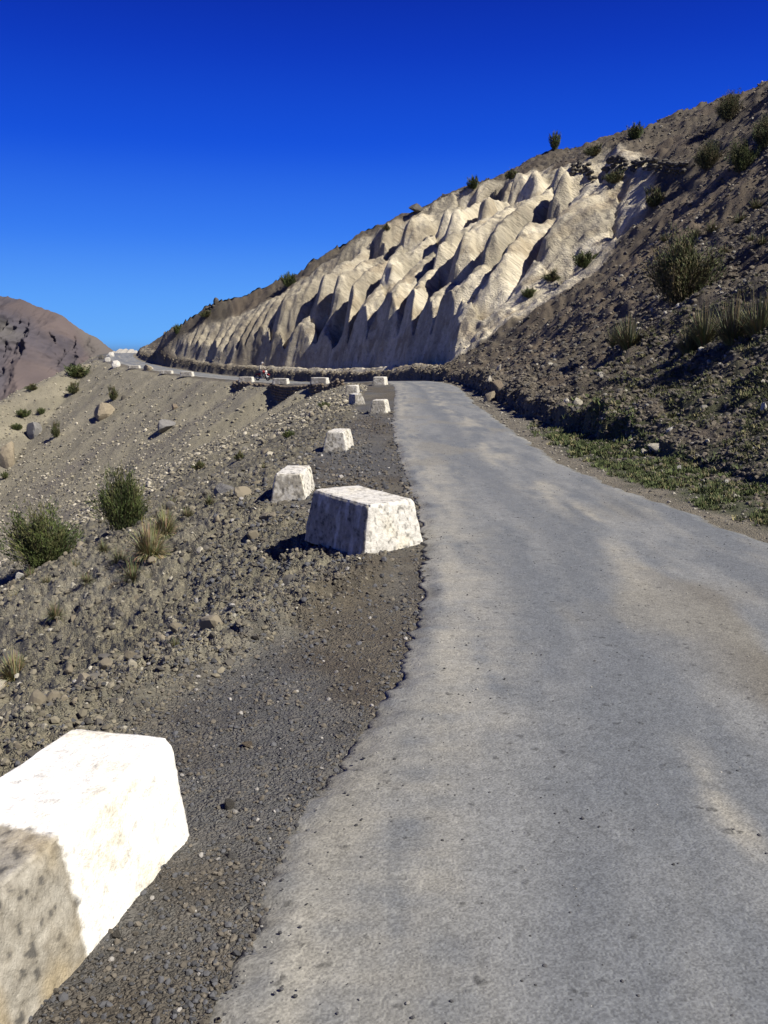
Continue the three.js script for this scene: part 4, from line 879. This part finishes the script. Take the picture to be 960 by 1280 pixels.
  for (const s of [-1, 1]) J.push([-.30, .90, s * .09, .12, .10, .84, s * .19, .085], [.10, .84, s * .19, .08, .0, .42, s * .18, .055], [.0, .42, s * .18, .05, .14, .36, s * .19, .045], [-.12, 1.36, s * .17, .075, .02, 1.12, s * .30, .055], [.02, 1.12, s * .30, .052, .27, 1.04, s * .31, .038], [.27, 1.04, s * .31, .045, .32, 1.02, s * .29, .04]);
  const N = 64, mc = new MarchingCubes(N, new THREE.MeshBasicMaterial(), false, false, 200000), C = [-.02, 1.05], S = .85;
  for (let k = 0; k < N; k++) for (let j = 0; j < N; j++) for (let i = 0; i < N; i++) {
    const x = ((i - N / 2) / (N / 2)) * S + C[0], y = ((j - N / 2) / (N / 2)) * S + C[1], z = ((k - N / 2) / (N / 2)) * S; let f = 0;
    for (const b of J) { const ex = b[4] - b[0], ey = b[5] - b[1], ez = b[6] - b[2], t = clamp(((x - b[0]) * ex + (y - b[1]) * ey + (z - b[2]) * ez) / (ex * ex + ey * ey + ez * ez), 0, 1); f += Math.exp(-28 * (Math.hypot(x - b[0] - ex * t, y - b[1] - ey * t, z - b[2] - ez * t) - lerp(b[3], b[7], t))); }
    mc.field[k * N * N + j * N + i] = Math.log(f + 1e-30) / 28;
  }
  mc.isolation = 0; mc.update();
  const n = mc.count, p = new Float32Array(n * 3), c = new Float32Array(n * 3);
  for (let i = 0; i < n; i++) {
    const x = mc.positionArray[i * 3] * S + C[0], y = mc.positionArray[i * 3 + 1] * S + C[1], z = mc.positionArray[i * 3 + 2] * S; p.set([x, y, z], i * 3);
    c.set(y > 1.53 ? (x > .06 && y < 1.66 ? [.25, .16, .11] : [.30, .29, .28]) : y < .46 ? [.04, .03, .025] : (y < 1.0 && x > -.45 && !(Math.abs(z) > .24)) ? [.05, .055, .075] : x > .26 && y > .95 ? [.05, .04, .035] : [.22, .20, .17], i * 3);
  }
  const g = new THREE.BufferGeometry(); g.setAttribute('position', new THREE.BufferAttribute(p, 3)); g.setAttribute('color', new THREE.BufferAttribute(c, 3)); g.computeVertexNormals();
  const body = new THREE.Mesh(g, std({ vertexColors: true, roughness: .8 }));
  body.position.copy(bike.position); body.rotation.copy(bike.rotation);
  add(body, 'person', { label: 'rider in a grey jacket sitting on the red motorcycle', category: 'person' });
}
//@@MORE

shade(scene);
renderer.render(scene, camera);
